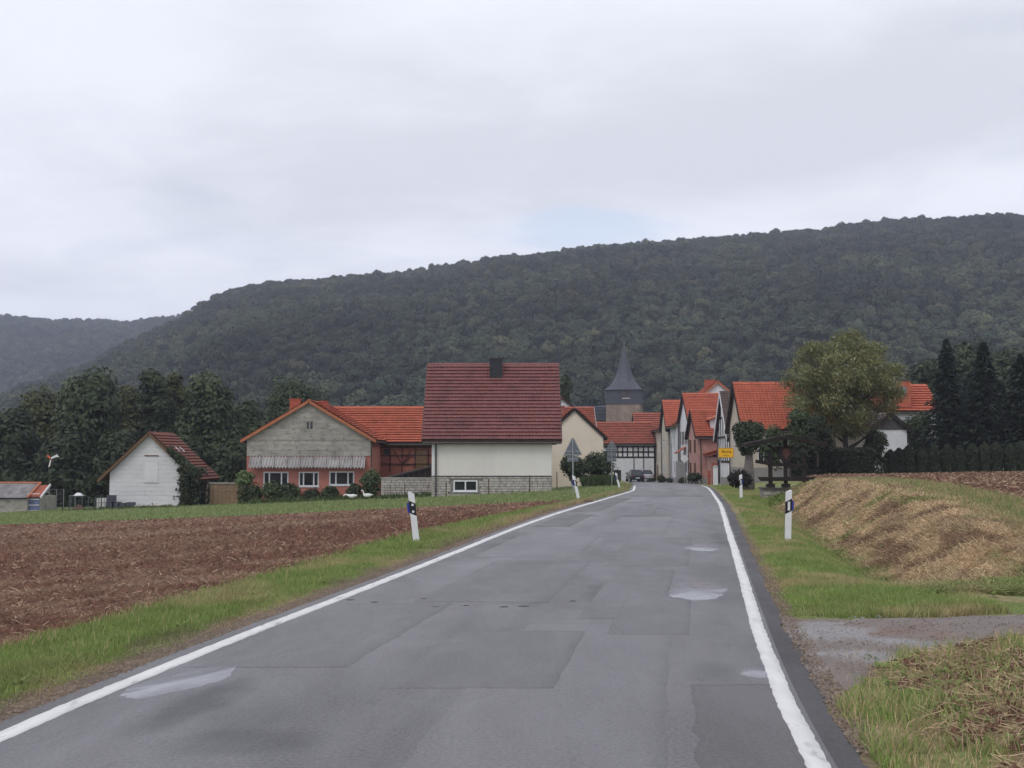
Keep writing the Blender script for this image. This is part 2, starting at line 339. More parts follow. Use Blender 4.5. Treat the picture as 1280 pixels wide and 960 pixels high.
GREEN = np.array([.135, .182, .052]); GREEN2 = np.array([.185, .228, .078]); DRY = np.array([.42, .315, .195]); DRY2 = np.array([.27, .195, .125]); SOIL = np.array([.135, .070, .049]); DIRT = np.array([.165, .128, .10]); MEADOW = np.array([.155, .185, .083])
def col_left(x, y):
    dl = xl(y)-x; n = fbm(x*.8, y*.45, 3); n2 = fbm(x*3, y*2, 9)
    c = lerp(GREEN, GREEN2, n2); c = lerp(c, DRY*.75, sstep(.54, .78, n)*.5*sstep(6, 14, y))
    e = 1-sstep(.3, .8, dl+(n2-.5)*.7); c = lerp(c, lerp(DIRT, DRY2, sstep(.4, .7, n)), e*.9)
    return lerp(c, DRY*.85, sstep(14, 30, y)*(1-sstep(.6, 1.2, dl))*.3)
def col_right(x, y):
    dr = x-xr(y); n = fbm(x*.9, y*.6, 21); n2 = fbm(x*3.4, y*2.4, 31); n3 = fbm(x*6, y*6, 55)
    c = lerp(GREEN, GREEN2, n2); c = lerp(c, DRY*.75, sstep(.42, .66, n*.7+n2*.3)*.65)
    bank = sstep(2.0, 2.7, dr+(n2-.5)*.7)*(1-sstep(4.7, 5.2, dr+(n-.5)*.8))*sstep(14.3, 16.0, y+(n2-.5)*2)*(1-sstep(44, 47, y))
    straw = lerp(lerp(DRY, DRY*1.15, n3), DRY2*.8, sstep(.45, .7, n2*.6+n*.4)*.55); straw = lerp(straw, SOIL*.95, sstep(.56, .70, fbm(x*2.3, y*1.1, 121))*.65); straw = lerp(straw, GREEN*1.1, sstep(.62, .76, fbm(x*1.7, y*1.2, 77))*.7)
    c = lerp(c, straw, bank)
    near = 1-sstep(9.5, 11.5, y); mess = lerp(lerp(DRY*.9, DRY2*.8, sstep(.45, .65, n3)), SOIL*.8, sstep(.6, .75, n2)*.7)
    c = lerp(c, mess, near*sstep(.40, .58, fbm(x*1.3, y*1.3, 63))*.9)
    e = 1-sstep(.25, .48, dr+(n2-.5)*.4); return lerp(c, lerp(DIRT, DRY2, n3), e*.9)
def col_meadow(x, y):
    n = fbm(x*.15, y*.1, 41); n2 = fbm(x*1.2, y*.5, 42); c = lerp(MEADOW*.92, MEADOW*1.12, n); return lerp(c, GREEN2*.95, n2*.4)
def col_field(x, y):
    band = fbm((y-.25*x)*.9, x*.05, 51); n = fbm(x*2.5, y*2.5, 52); n2 = fbm(x*.3, y*.5, 53)
    c = lerp(SOIL*.85, SOIL*1.15, n); c = lerp(c, np.array([.25, .165, .115]), sstep(.45, .7, band*.6+n*.4)*.55)
    return lerp(c, np.array([.27, .195, .13]), sstep(.45, .8, n2)*.3*sstep(14, 30, y))
# ---- base ground sheet out to the hills
gx = np.unique(np.concatenate([np.arange(-90, 92, 2.0), np.linspace(-1500, -90, 40), np.linspace(90, 1500, 40)]))
gy = np.unique(np.concatenate([np.arange(-40, 172, 2.0), np.linspace(-400, -40, 20), np.linspace(172, 2300, 60)]))
GX, GY = np.meshgrid(gx, gy); yy = np.clip(GY, -50, 380)
xx = np.clip(GX, -110, 110); GZ = Z(xx, yy)-.45*(1-sstep(140, 160, GY))*(1-sstep(68, 88, np.abs(GX)))-.02
g = np_mesh('ground', np.stack([GX, GY, GZ], -1).reshape(-1, 3), grid_faces(len(gy), len(gx)), m_soilattr, col_meadow(GX.ravel(), GY.ravel()), smooth=True); g['kind'] = 'structure'
# ---- road
def col_road(x, y):
    u = (x-xl(y))/(xr(y)-xl(y)); t = 1+.09*np.cos((u-.25)*4*np.pi)*sstep(0, .1, u)*sstep(0, .1, 1-u)+.5*(fbm(u*3.2, y*.2, 90)-.5)+.22*(fbm(u*12, y*.7, 95)-.5)
    t = t-.10*sstep(.48, .5, u)*(1-sstep(.5, .53, u))-.18*(1-sstep(0, .05, u))-.1*sstep(.95, 1, u)
    for cx_, cy_, rx_, ry_, k in ((X(250, 7.7), 7.7, .26, .8, .40), (X(300, 7.2), 7.3, .3, .6, .15), (X(765, 13.7), 13.7, .42, 1.3, .36), (X(300, 6.6), 6.7, .5, .35, .22), (X(640, 21), 21, .5, 3, .16), (X(790, 30), 30, .8, 3, .2), (X(800, 18), 18, .4, 2.2, .15), (X(880, 9), 8.9, .2, .5, .15), (X(905, 22), 22, .3, 2, .2), (X(720, 21), 21, .3, 2.5, .16), (X(560, 9.6), 9.6, .5, .5, .08)):
        q = ((x-cx_-.12*(y-cy_))/rx_)**2+((y-cy_)/ry_)**2+(fbm(x*4, y*3, 91)-.5)*1.2; t = t-1.35*k*(1-sstep(.1, 1.4, q))
    return np.repeat(np.clip(t, .5, 1.4)[:, None], 3, 1)
road = strip('road', lambda y: xl(y)-.22, lambda y: xr(y)+.10, 56, m_asphalt, y1=149.5, colf=col_road)
strip('road_edge', lambda y: xr(y)+.10, lambda y: xr(y)+.29+.10*(fbm(y*2.2, y*0, 5)-.5)*2, 5, m_edgeasph, y1=90, dz=-.003)
def line(name, f, y0, y1, half):
    ys = ROWS[(ROWS >= y0) & (ROWS <= y1)]; wob = (fbm(ys*.9, ys*0, 3)-.5)*.02
    def edge(s, sd): return f(ys)+s*half+wob+(fbm(ys*16, ys*0+sd, 8)-.5)*.022
    v = []
    for s, sd, dx, dz in ((-1, 0, -.003, -.003), (-1, 0, 0, .0052), (1, 5, 0, .0052), (1, 5, .003, -.003)): v.append(np.stack([edge(s, sd)+dx, ys, zr(ys)+dz], -1))
    V = np.stack(v, 1).reshape(-1, 3); o = np_mesh(name, V, grid_faces(len(ys), 4), m_paint); o['kind'] = 'structure'; return o
line('edge_line', xl, -16, 82, .070); line('edge_line', xr, -16, 84, .064)
def road_sheet(name, y0, y1, u0, u1, mat, dz, jag=.02, parent=road, fn=None, seed=0):
    m_ = min(90, max(12, int((y1-y0)/.08))); n = 10; t = np.linspace(0, 1, m_)[:, None]; u = np.linspace(u0, u1, n)
    ya = y0+(fbm(u*6, u*0+seed, 6)-.5)*2*jag*1.2; yb = y1+(fbm(u*6, u*0+seed, 7)-.5)*2*jag*1.2+(u-u0)*.15; y = ya+(yb-ya)*t
    a = xl(y[:, 0])+(xr(y[:, 0])-xl(y[:, 0]))*u0+(fbm(y[:, 0]*4, y[:, 0]*0+seed, 2)-.5)*2*jag; b = xl(y[:, 0])+(xr(y[:, 0])-xl(y[:, 0]))*u1+(fbm(y[:, 0]*4, y[:, 0]*0+seed+9, 4)-.5)*2*jag
    x = a[:, None]+(b-a)[:, None]*((u-u0)/(u1-u0)); z = zr(y)+dz; x = np.pad(x, 1, mode='edge'); y = np.pad(y, 1, mode='edge'); z = np.pad(z, 1, mode='edge'); q = np.zeros(z.shape, bool); q[0] = q[-1] = True; q[:, 0] = q[:, -1] = True; z[q] -= .005; x[:, 0] -= .004; x[:, -1] += .004; y[0] -= .004; y[-1] += .004; m_ += 2; n += 2
    return np_mesh(name, np.stack([x, y, z], -1).reshape(-1, 3), grid_faces(m_, n), mat, parent=parent, smooth=False)
PATCH = [(3.6, 11.3, .53, .83, m_patch_light, .05), (4.6, 8.35, .868, .992, m_patch_dark, .09), (9.0, 12.8, .03, .30, m_patch_mid, .06), (8.2, 10.8, .40, .66, m_patch_mid, .03), (11.6, 16.4, .62, .80, m_patch_mid, .04), (12.9, 17.8, .20, .52, m_patch_mid, .04),
         (10.6, 13.4, .70, .86, m_patch_mid, .03), (18.4, 23.2, .10, .45, m_patch_light, .05), (17.0, 22.6, .58, .84, m_patch_mid, .04), (24, 30, .42, .72, m_patch_light, .05), (26, 31, .06, .24, m_patch_dark, .05),
         (31, 37, .30, .58, m_patch_mid, .05), (33, 46, .04, .22, m_patch_dark, .05), (39, 47, .44, .9, m_patch_light, .05), (48.5, 51, .15, .86, m_patch_dark, .06), (54, 61, .1, .55, m_patch_mid, .05)]
for i, (a, b, u0, u1, mt, j) in enumerate(PATCH): road_sheet('asphalt_patch', a, b, u0, u1, mt, .0022+.0001*i, j*.55, seed=i*3.3)
def blob(name, cx, cy, rx, ry, rot, mat, dz, seed, parent=road, rough=.35):
    t = np.linspace(0, 2*np.pi, 40, endpoint=False); r = 1+rough*2*(fbm(np.cos(t)*2.3+seed, np.sin(t)*2.3+seed, 4, 4)-.5)
    x = np.cos(t)*rx*r; y = np.sin(t)*ry*r; c, s = math.cos(rot), math.sin(rot); px_, py_ = cx+x*c-y*s, cy+x*s+y*c
    v = np.stack([px_, py_, zr(py_)+dz], -1); v2 = np.stack([cx+(px_-cx)*1.02, cy+(py_-cy)*1.02, zr(py_)-.001], -1); v = np.vstack([v, [[cx, cy, float(zr(cy))+dz]], v2])
    f = np.array([[i, (i+1) % 40, 40] for i in range(40)]+[[i, 41+i, 41+(i+1) % 40] for i in range(40)]+[[i, 41+(i+1) % 40, (i+1) % 40] for i in range(40)]); return np_mesh(name, v, f, mat, parent=parent)
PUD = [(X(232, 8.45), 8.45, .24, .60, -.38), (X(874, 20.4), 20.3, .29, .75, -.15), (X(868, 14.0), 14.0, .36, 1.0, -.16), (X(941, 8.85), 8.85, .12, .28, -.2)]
for i, (cx_, cy_, rx_, ry_, ro) in enumerate(PUD): blob('puddle', cx_, cy_, rx_, ry_, ro, m_puddle_sheen, .0048, i*3.7+2, rough=.3)
for i, (px_, D, r) in enumerate([(414,13.4,.05),(440,13.5,.06),(470,13.3,.05),(530,13.6,.05),(583,13,.04),(630,12.9,.06),(654,12.95,.08),(715,13.4,.04),(545,12.9,.05)]):
    blob('tar_spot', X(px_, D*.97), D*.97, r*.8, r*.7, .3, m_edgeasph, .0042, i*2.2)
def crack(x0, y0, x1, y1, seed, wd=.009):
    k = 46; t = np.linspace(0, 1, k); x = x0+(x1-x0)*t+(fbm(t*7, t*0+seed, 3, 5)-.5)*.22*np.sin(t*3.1); y = y0+(y1-y0)*t+(fbm(t*7, t*0+seed+5, 5, 5)-.5)*.3*np.sin(t*3.1); w_ = wd*(.4+.9*fbm(t*12, t*0+seed, 6))*np.sin(np.clip(t*3.1+.05, 0, 3.1))+.001
    dx, dy = np.gradient(x), np.gradient(y); L_ = np.hypot(dx, dy); nx, ny = -dy/L_, dx/L_; V = np.stack([np.stack([x-nx*w_, y-ny*w_, zr(y)+.0046], -1), np.stack([x+nx*w_, y+ny*w_, zr(y)+.0046], -1)], 1).reshape(-1, 3); np_mesh('crack', V, grid_faces(k, 2), m_edgeasph, parent=road)
for i, (p0, d0, p1, d1) in enumerate([(560, 12.6, 740, 13.0), (600, 17, 800, 18)]): crack(X(p0, d0), d0, X(p1, d1), d1, i*2.7, .0028+.00022*d0)
# ---- left side
fe_w = lambda y: np.interp(y, [-16, 9.75, 19, 25, 33, 38, 41, 44], [1.8, 1.8, 1.95, 1.8, 1.3, .95, .8, .75])
fe = lambda y: xl(y)-fe_w(y)
strip('dirt_shoulder', lambda y: xl(y)-.22, lambda y: xl(y)-.45, 8, m_soilattr, y1=110, colf=lambda x, y: lerp(DIRT, DRY2, sstep(.5, .8, fbm(x*4, y*3, 8))*.6), rough=.012, rscale=9)
strip('grass_verge', lambda y: xl(y)-.45, lambda y: fe(y)-.06, 26, m_soilattr, y1=150, colf=col_left, rough=.03, dz=-.002)
strip('meadow', lambda y: fe(y)-.05, lambda y: 0*y-75, 70, m_soilattr, y0=36, colf=col_meadow, rough=.05, dz=-.03, pw=1.7, rscale=.6)
yfar = lambda x: np.interp(x, [-62, -24, -12, 0, 3.2], [57, 49, 45, 42.3, 41.3])
_yy = np.linspace(-14, 46, 1500); _fx = fe(_yy)
nc, nr = 420, 430
u = np.linspace(0, 1, nc)**1.6; fx = 3.0-(3.0+62)*u; yn = np.interp(fx, _fx, _yy, left=-14)
t = np.linspace(0, 1, nr)**1.35
FX = np.repeat(fx[None], nr, 0); FY = yn[None]+(yfar(fx)-yn)[None]*t[:, None]
def field_relief(x, y): return .05*(fbm(x*2.2, y*2.2, 61, 5)-.35)+.07*(np.sin((y-.25*x+fbm(x*.4, y*.4, 3))*7.5)*.5+.3)*.6
e_ = np.minimum(1, t/.02)[:, None]*np.minimum(1, (1-t)/.01)[:, None]
FZ = Z(FX, FY)+.01+field_relief(FX, FY)*e_
o = np_mesh('ploughed_field', np.stack([FX, FY, FZ], -1).reshape(-1, 3), grid_faces(nr, nc)[:, ::-1], m_fieldattr, col_field(FX.ravel(), FY.ravel()), smooth=True); o['kind'] = 'structure'
# ---- right side
strip('grass_verge', lambda y: xr(y)+.19, lambda y: xr(y)+2.35, 46, m_soilattr, colf=col_right, rough=.03, dz=-.012)
strip('straw_bank', lambda y: xr(y)+2.35, lambda y: xr(y)+6.0, 70, m_soilattr, colf=col_right, rough=.05, dz=-.012, rscale=3.2)
strip('ploughed_field', lambda y: xr(y)+6.0, lambda y: xr(y)+62, 130, m_fieldattr, y0=13.5, y1=86, colf=col_field, rough=.05, dz=.0, pw=1.5)
strip('meadow', lambda y: xr(y)+6.0, lambda y: 0*y+85, 40, m_soilattr, y0=86, colf=col_meadow, rough=.03, dz=-.04)
strip('grass_margin', lambda y: xr(y)+6.0, lambda y: xr(y)+62, 60, m_soilattr, y0=-16, y1=13.6, colf=col_right, rough=.04, dz=-.02, pw=1.5)
tx = np.linspace(0, 1, 90)**1.3; TX = 2.2+tx*12
ylo = np.interp(TX, [2.2, 2.45, 2.9, 3.4, 4.7, 7, 14], [7.7, 8.2, 9.1, 9.8, 10.5, 10.9, 11.2]); yhi = np.interp(TX, [2.2, 2.6, 3.3, 5, 7, 14], [12.9, 12.2, 11.85, 11.75, 12.0, 12.6])
ylo = ylo+(fbm(TX*3, TX*0, 6)-.5)*.5; yhi = yhi+(fbm(TX*3, TX*0, 16)-.5)*.4
tt = np.linspace(0, 1, 70)[:, None]; TY = ylo+(yhi-ylo)*tt; TXX = np.repeat(TX[None], 70, 0); x_in = np.maximum(TXX, xr(TY)+.24)
ke = np.clip((x_in-xr(TY)-.24)/.5, 0, 1); TZ = Z(x_in, TY)+(.035*np.minimum(1, np.minimum(tt, 1-tt)*8)+.02*(fbm(x_in*4, TY*4, 71)-.5))*ke-.006-.006*(1-ke)
def col_track(x, y):
    n = fbm(x*2, y*2.5, 81); n2 = fbm(x*7, y*7, 82); c = lerp(np.array([.145, .115, .098]), np.array([.20, .165, .145]), n2); c = lerp(c, SOIL*1.2, sstep(.5, .75, n)*.5)
    return lerp(c, np.array([.26, .25, .25]), sstep(.5, .66, fbm(x*1.2+1.3, y*3.0, 83))*(1-sstep(3.4, 4.3, x))*.85)
o = np_mesh('dirt_track', np.stack([x_in, TY, TZ], -1).reshape(-1, 3), grid_faces(70, 90), m_track, col_track(x_in.ravel(), TY.ravel()), smooth=True); o['kind'] = 'structure'

# ---------------------------------------------------------------- grass, straw, clods (uncountable)
def blades(name, x, y, h, wd, lean, col, mat=m_grass, dz=0.):
    n = len(x); a = rng.uniform(0, 2*np.pi, n); la = rng.uniform(0, 2*np.pi, n); z = Z(x, y)-.015+dz
    dx, dy = np.cos(a)*wd/2, np.sin(a)*wd/2; lx, ly = np.cos(la)*lean*h, np.sin(la)*lean*h
    hz = h*np.sqrt(np.clip(1-lean**2*.6, .1, 1))
    P = np.empty((n, 5, 3)); P[:, 0] = np.stack([x-dx, y-dy, z], -1); P[:, 1] = np.stack([x+dx, y+dy, z], -1)
    P[:, 2] = np.stack([x-dx*.7+lx*.35, y-dy*.7+ly*.35, z+hz*.6], -1); P[:, 3] = np.stack([x+dx*.7+lx*.35, y+dy*.7+ly*.35, z+hz*.6], -1); P[:, 4] = np.stack([x+lx, y+ly, z+hz], -1)
    b = np.arange(n)[:, None]*5; f = np.concatenate([b+np.array([0, 1, 3]), b+np.array([0, 3, 2]), b+np.array([2, 3, 4])])
    c = np.repeat(col, 5, 0)*rng.uniform(.75, 1.3, (n, 1)).repeat(5, 0); o = np_mesh(name, P.reshape(-1, 3), f, mat, np.clip(c, 0, 1)); o['kind'] = 'stuff'; return o
def ysamp(n, y0, y1, p=2.0):   # density falling with distance
    u = rng.random(n); k = 1-p; return (y0**k+(y1**k-y0**k)*u)**(1/k)
def tri_blades(name, x, y, h, wd, col, mat=m_grass, lean=.4):
    n = len(x); la = rng.uniform(0, 2*np.pi, n); z = Z(x, y)-.02; lx, ly = np.cos(la)*lean*h, np.sin(la)*lean*h
    P = np.empty((n, 3, 3)); P[:, 0] = np.stack([x-wd/2, y, z], -1); P[:, 1] = np.stack([x+wd/2, y, z], -1); P[:, 2] = np.stack([x+lx, y+ly, z+h], -1)
    c = np.repeat(col*rng.uniform(.75, 1.3, (n, 1)), 3, 0); o = np_mesh(name, P.reshape(-1, 3), np.arange(n*3).reshape(-1, 3), mat, np.clip(c, 0, 1)); o['kind'] = 'stuff'; return o
# left verge
n = 95000; y = ysamp(n, 6.5, 22, 1.8); dl = .32+rng.random(n)**.75*1.55; x = xl(y)-dl; hh = (.025+.06*rng.random(n))*(.15+.85*sstep(.35, 1.0, dl))*(.6+.8*fbm(x*1.1, y*1.1, 5))+.02
blades('verge_grass', x, y, hh, rng.uniform(.005, .011, n), rng.uniform(.1, .8, n), col_left(x, y)*1.5)
n = 36000; y = ysamp(n, 20, 95, 1.6); dl = .45+rng.random(n)*(fe_w(y)-.3); x = xl(y)-dl; tri_blades('verge_grass', x, y, rng.uniform(.05, .14, n), rng.uniform(.015, .035, n), col_left(x, y)*1.35)
# right verge
n = 85000; y = ysamp(n, 11.9, 26, 1.7); dr = .30+rng.random(n)*2.4; x = xr(y)+dr; hh = .02+(.03+.07*rng.random(n))*sstep(.28, .8, dr)*(.5+.9*fbm(x*1.2, y*1.2, 15))
blades('verge_grass', x, y, hh, rng.uniform(.006, .012, n), rng.uniform(.1, .8, n), col_right(x, y)*1.55)
n = 30000; y = ysamp(n, 25, 85, 1.6); x = xr(y)+.5+rng.random(n)*2.0; tri_blades('verge_grass', x, y, rng.uniform(.04, .12, n), rng.uniform(.015, .035, n), col_right(x, y)*1.4)
# right foreground: clumps of grass, cut hay
n = 100000; y = rng.uniform(4.5, 11.2, n); x = xr(y)+.33+rng.random(n)**1.1*5.3; lo = np.interp(x, [2.2, 2.45, 2.9, 3.4, 4.7, 7, 14], [7.7, 8.2, 9.1, 9.8, 10.5, 10.9, 11.2]); k = y < lo+(rng.random(n)-.5)*.35
x, y = x[k], y[k]; n = len(x); cl = fbm(x*1.6, y*1.6, 91); k = (rng.random(n) < .35+1.2*sstep(.4, .65, cl)) & ((fbm(x*1.3, y*1.3, 63) < .5) | (rng.random(n) < .3)); x, y, cl = x[k], y[k], cl[k]; n = len(x)
cc = lerp(lerp(GREEN*1.5, GREEN2*1.6, rng.random(n)), DRY*1.25, (rng.random(n) < .30+.35*(1-sstep(.35, .6, cl)))*1.0)
blades('foreground_grass', x, y, (.04+.12*rng.random(n)*sstep(.3, .65, cl)), rng.uniform(.004, .009, n), rng.uniform(.1, .9, n), cc)
def strands(name, x, y, ln, wd, col, mat=m_grass, lift=.03, tilt=.5, dirbias=None):
    n = len(x); a = rng.uniform(0, 2*np.pi, n); z = Z(x, y)+rng.uniform(-.01, lift, n); dz = rng.uniform(-tilt, tilt, n)*ln*.5
    ux, uy = np.cos(a)*ln/2, np.sin(a)*ln/2; vx, vy = -np.sin(a)*wd/2, np.cos(a)*wd/2
    P = np.empty((n, 4, 3)); P[:, 0] = np.stack([x-ux-vx, y-uy-vy, z-dz], -1); P[:, 1] = np.stack([x-ux+vx, y-uy+vy, z-dz+wd*.7], -1)
    P[:, 2] = np.stack([x+ux+vx, y+uy+vy, z+dz+wd*.7], -1); P[:, 3] = np.stack([x+ux-vx, y+uy-vy, z+dz], -1)
    c = np.repeat(col*rng.uniform(.6, 1.35, (n, 1)), 4, 0); o = np_mesh(name, P.reshape(-1, 3), np.arange(n*4).reshape(-1, 4), mat, np.clip(c, 0, 1)); o['kind'] = 'stuff'; return o
n = 26000; y = rng.uniform(4.5, 11, n); x = xr(y)+.7+rng.random(n)*5; lo = np.interp(x, [2.2, 2.45, 2.9, 3.4, 4.7, 7, 14], [7.7, 8.2, 9.1, 9.8, 10.5, 10.9, 11.2]); k = (y < lo) & (fbm(x*1.3, y*1.3, 63) > .40+.15*rng.random(n)); x, y = x[k], y[k]; n = len(x)
strands('cut_hay', x, y, rng.uniform(.05, .18, n), rng.uniform(.003, .006, n), lerp(DRY*1.35, DRY2*1.0, rng.random(n)), lift=.05)
n = 110000; y = ysamp(n, 13.5, 48, 1.6); x = xr(y)+2.2+rng.random(n)*3.2; c = col_right(x, y)*1.3
strands('bank_straw', x, y, rng.uniform(.06, .24, n), np.clip(y*.00038, .005, .018)*rng.uniform(.6, 1.3, n), c, lift=.06, tilt=.8)
n = 26000; y = ysamp(n, 14, 60, 1.5); x = xr(y)+4.4+rng.random(n)*1.8; tri_blades('bank_top_grass', x, y, rng.uniform(.06, .2, n), np.clip(y*.0008, .01, .04), lerp(GREEN2*1.1, DRY, (rng.random(n) < .5)*.9))
# broad-leaved weeds and dead stems among the grass
def weeds(name, x, y, r, nl, c1, c2):
    n = len(x); cx_ = np.repeat(x, nl); cy_ = np.repeat(y, nl); a = rng.uniform(0, 6.28, n*nl); rr = np.repeat(r, nl)*rng.uniform(.6, 1.2, n*nl); up = rng.uniform(.15, .8, n*nl); d = np.stack([np.cos(a), np.sin(a), up], -1); sd_ = np.stack([-np.sin(a), np.cos(a), 0*a], -1)*(rr*.22)[:, None]
    b = np.stack([cx_, cy_, Z(cx_, cy_)+.01], -1); P = np.stack([b, b+d*(rr*.55)[:, None]+sd_, b+d*rr[:, None]*np.array([1, 1, .75]), b+d*(rr*.55)[:, None]-sd_], 1); o = np_mesh(name, P.reshape(-1, 3), np.arange(n*nl*4).reshape(-1, 4), m_grass, np.repeat(lerp(c1, c2, rng.random(n*nl)), 4, 0)); o['kind'] = 'stuff'
n = 260; y = ysamp(n, 6.8, 26, 1.6); x = xl(y)-.7-rng.random(n)*1.3; weeds('verge_weeds', x, y, rng.uniform(.04, .085, n), 9, GREEN*.9, GREEN2*1.4)
n = 420; y = np.concatenate([rng.uniform(6.5, 9.5, 200), ysamp(220, 12.4, 30, 1.5)]); x = xr(y)+.8+rng.random(n)*2.2; weeds('verge_weeds', x, y, rng.uniform(.04, .085, n), 9, GREEN*.9, GREEN2*1.4)
n = 800; y = np.concatenate([rng.uniform(6, 9.5, 300), ysamp(500, 8, 30, 1.5)]); x = np.where(np.arange(n) < 300, xr(y)+.5+rng.random(n)*3, xl(y)-.7-rng.random(n)*1.2); blades('dead_stems', x, y, rng.uniform(.08, .18, n), rng.uniform(.003, .006, n), rng.uniform(.1, .5, n), np.tile(DRY*1.25, (n, 1)))
# tussocks at the field margin
n = 9000; y = ysamp(n, 8.5, 38, 1.6); x = fe(y)+rng.normal(0, .12, n); tri_blades('field_edge_grass', x, y, rng.uniform(.04, .13, n), rng.uniform(.008, .02, n), lerp(GREEN*1.5, DRY*1.1, (rng.random(n) < .3)*1.0))
# clods and stubble on the ploughed land
def clods(name, x, y, r, col, zf):
    n = len(x); base = np.array([[1,0,0],[0,1,0],[-1,0,0],[0,-1,0],[0,0,1.]]); P = base[None]*r[:, None, None]*rng.uniform(.55, 1.3, (n, 5, 3)); a = rng.uniform(0, 6.28, n); c, s = np.cos(a)[:, None], np.sin(a)[:, None]
    px_ = P[..., 0]*c-P[..., 1]*s; py_ = P[..., 0]*s+P[..., 1]*c; V = np.stack([px_+x[:, None], py_+y[:, None], P[..., 2]+zf[:, None]-r[:, None]*.25], -1)
    b = np.arange(n)[:, None]*5; f = np.concatenate([b+np.array(q) for q in ([0,1,4],[1,2,4],[2,3,4],[3,0,4])]); o = np_mesh(name, V.reshape(-1, 3), f, m_clod, np.repeat(col*rng.uniform(.65, 1.3, (n, 1)), 5, 0)); o['kind'] = 'stuff'; return o
n = 60000; y = ysamp(n, 9, 48, 1.7); x = fe(y)-.05-(rng.random(n)**1.3)*np.minimum(40, y*.62+1); k = y < yfar(x)-.3; x, y = x[k], y[k]; n = len(x)
clods('field_clods', x, y, rng.uniform(.018, .06, n)*np.clip(y/16, .7, 1.6), col_field(x, y), Z(x, y)+field_relief(x, y)+.01)
n = 17000; y = ysamp(n, 9, 48, 1.5); x = fe(y)-.05-(rng.random(n)**1.2)*np.minimum(40, y*.62+1); k = y < yfar(x)-.3; x, y = x[k], y[k]; n = len(x)
strands('field_stubble', x, y, rng.uniform(.04, .14, n)*np.clip(y/16, .8, 1.6), np.clip(y*.0005, .005, .02), np.tile(np.array([.33, .235, .165]), (n, 1)), mat=m_clod, lift=.07, tilt=.6)
n = 22000; y = ysamp(n, 18, 84, 1.3); x = xr(y)+6.1+rng.random(n)*np.minimum(45, y*.4+2); clods('field_clods', x, y, rng.uniform(.03, .09, n)*np.clip(y/30, .8, 1.8), col_field(x, y), Z(x, y)+.02)
n = 14000; y = ysamp(n, 18, 84, 1.3); x = xr(y)+6.1+rng.random(n)*np.minimum(45, y*.4+2); strands('field_stubble', x, y, rng.uniform(.06, .2, n), np.clip(y*.0006, .01, .04), np.tile(np.array([.33, .24, .16]), (n, 1)), mat=m_clod, lift=.1)
# meadow tufts
n = 40000; y = ysamp(n, 41, 100, 1.6); x = -.2-45*rng.random(n)+xl(y); k = y > yfar(np.minimum(x, 3)); x, y = x[k], y[k]; n = len(x); tri_blades('meadow_grass', x, y, rng.uniform(.05, .16, n), rng.uniform(.03, .09, n), col_meadow(x, y)*1.35)
# scattered gravel on the track and along the shoulders
n = 4500; y = rng.uniform(8, 12.4, n); x = xr(y)+.5+rng.random(n)**1.1*5; lo = np.interp(x, TX, ylo); hi = np.interp(x, TX, yhi); k = (y > lo) & (y < hi); x, y = x[k], y[k]; n = len(x)
clods('track_gravel', x, y, rng.uniform(.004, .014, n), col_track(x, y)*1.1, Z(x, y)+.035)
n = 6000; y = ysamp(n, 6.5, 30, 1.8); x = np.where(rng.random(n) < .5, xl(y)-.2-.4*rng.random(n), xr(y)+.26+.2*rng.random(n)); clods('shoulder_gravel', x, y, rng.uniform(.005, .016, n), np.tile(DIRT*1.2, (n, 1)), Z(x, y)+.004)
n = 3000; y = rng.uniform(5.5, 11.4, n); x = xr(y)+.9+rng.random(n)*4; lo = np.interp(x, TX, ylo); k = (fbm(x*1.3, y*1.3, 63) > .5) & (y < lo); x, y = x[k], y[k]; n = len(x)
clods('turned_earth', x, y, rng.uniform(.012, .045, n), np.tile(SOIL*.8, (n, 1)), Z(x, y)+.02)

# ---------------------------------------------------------------- building kit
def fmap(side, w, d):
    if side == 'front': return lambda s, z, o: (s, -d/2-o, z)
    if side == 'back': return lambda s, z, o: (-s, d/2+o, z)
    if side == 'left': return lambda s, z, o: (-w/2-o, -s, z)
    return lambda s, z, o: (w/2+o, s, z)
def facade(mb, mp, a0, a1, z0, top, breaks, openings, th=.25):
    xs = sorted(set([a0, a1]+[b for b in breaks if a0 < b < a1]+[q for op in openings for q in op[:2] if a0 < q < a1]))
    for xa, xb in zip(xs[:-1], xs[1:]):
        if xb-xa < 1e-5: continue
        cuts = sorted([(op[2], op[3]) for op in openings if op[0] <= xa+1e-6 and op[1] >= xb-1e-6]); z = z0
        for c0, c1 in cuts:
            if c0 > z+1e-5: mb.mprism(mp, [(xa, z), (xb, z), (xb, c0), (xa, c0)], -th, 0)
            z = c1
        ta, tb = top(xa+1e-6), top(xb-1e-6)
        if max(ta, tb) > z: mb.mprism(mp, [(xa, z), (xb, z), (xb, max(tb, z+.001)), (xa, max(ta, z+.001))], -th, 0)
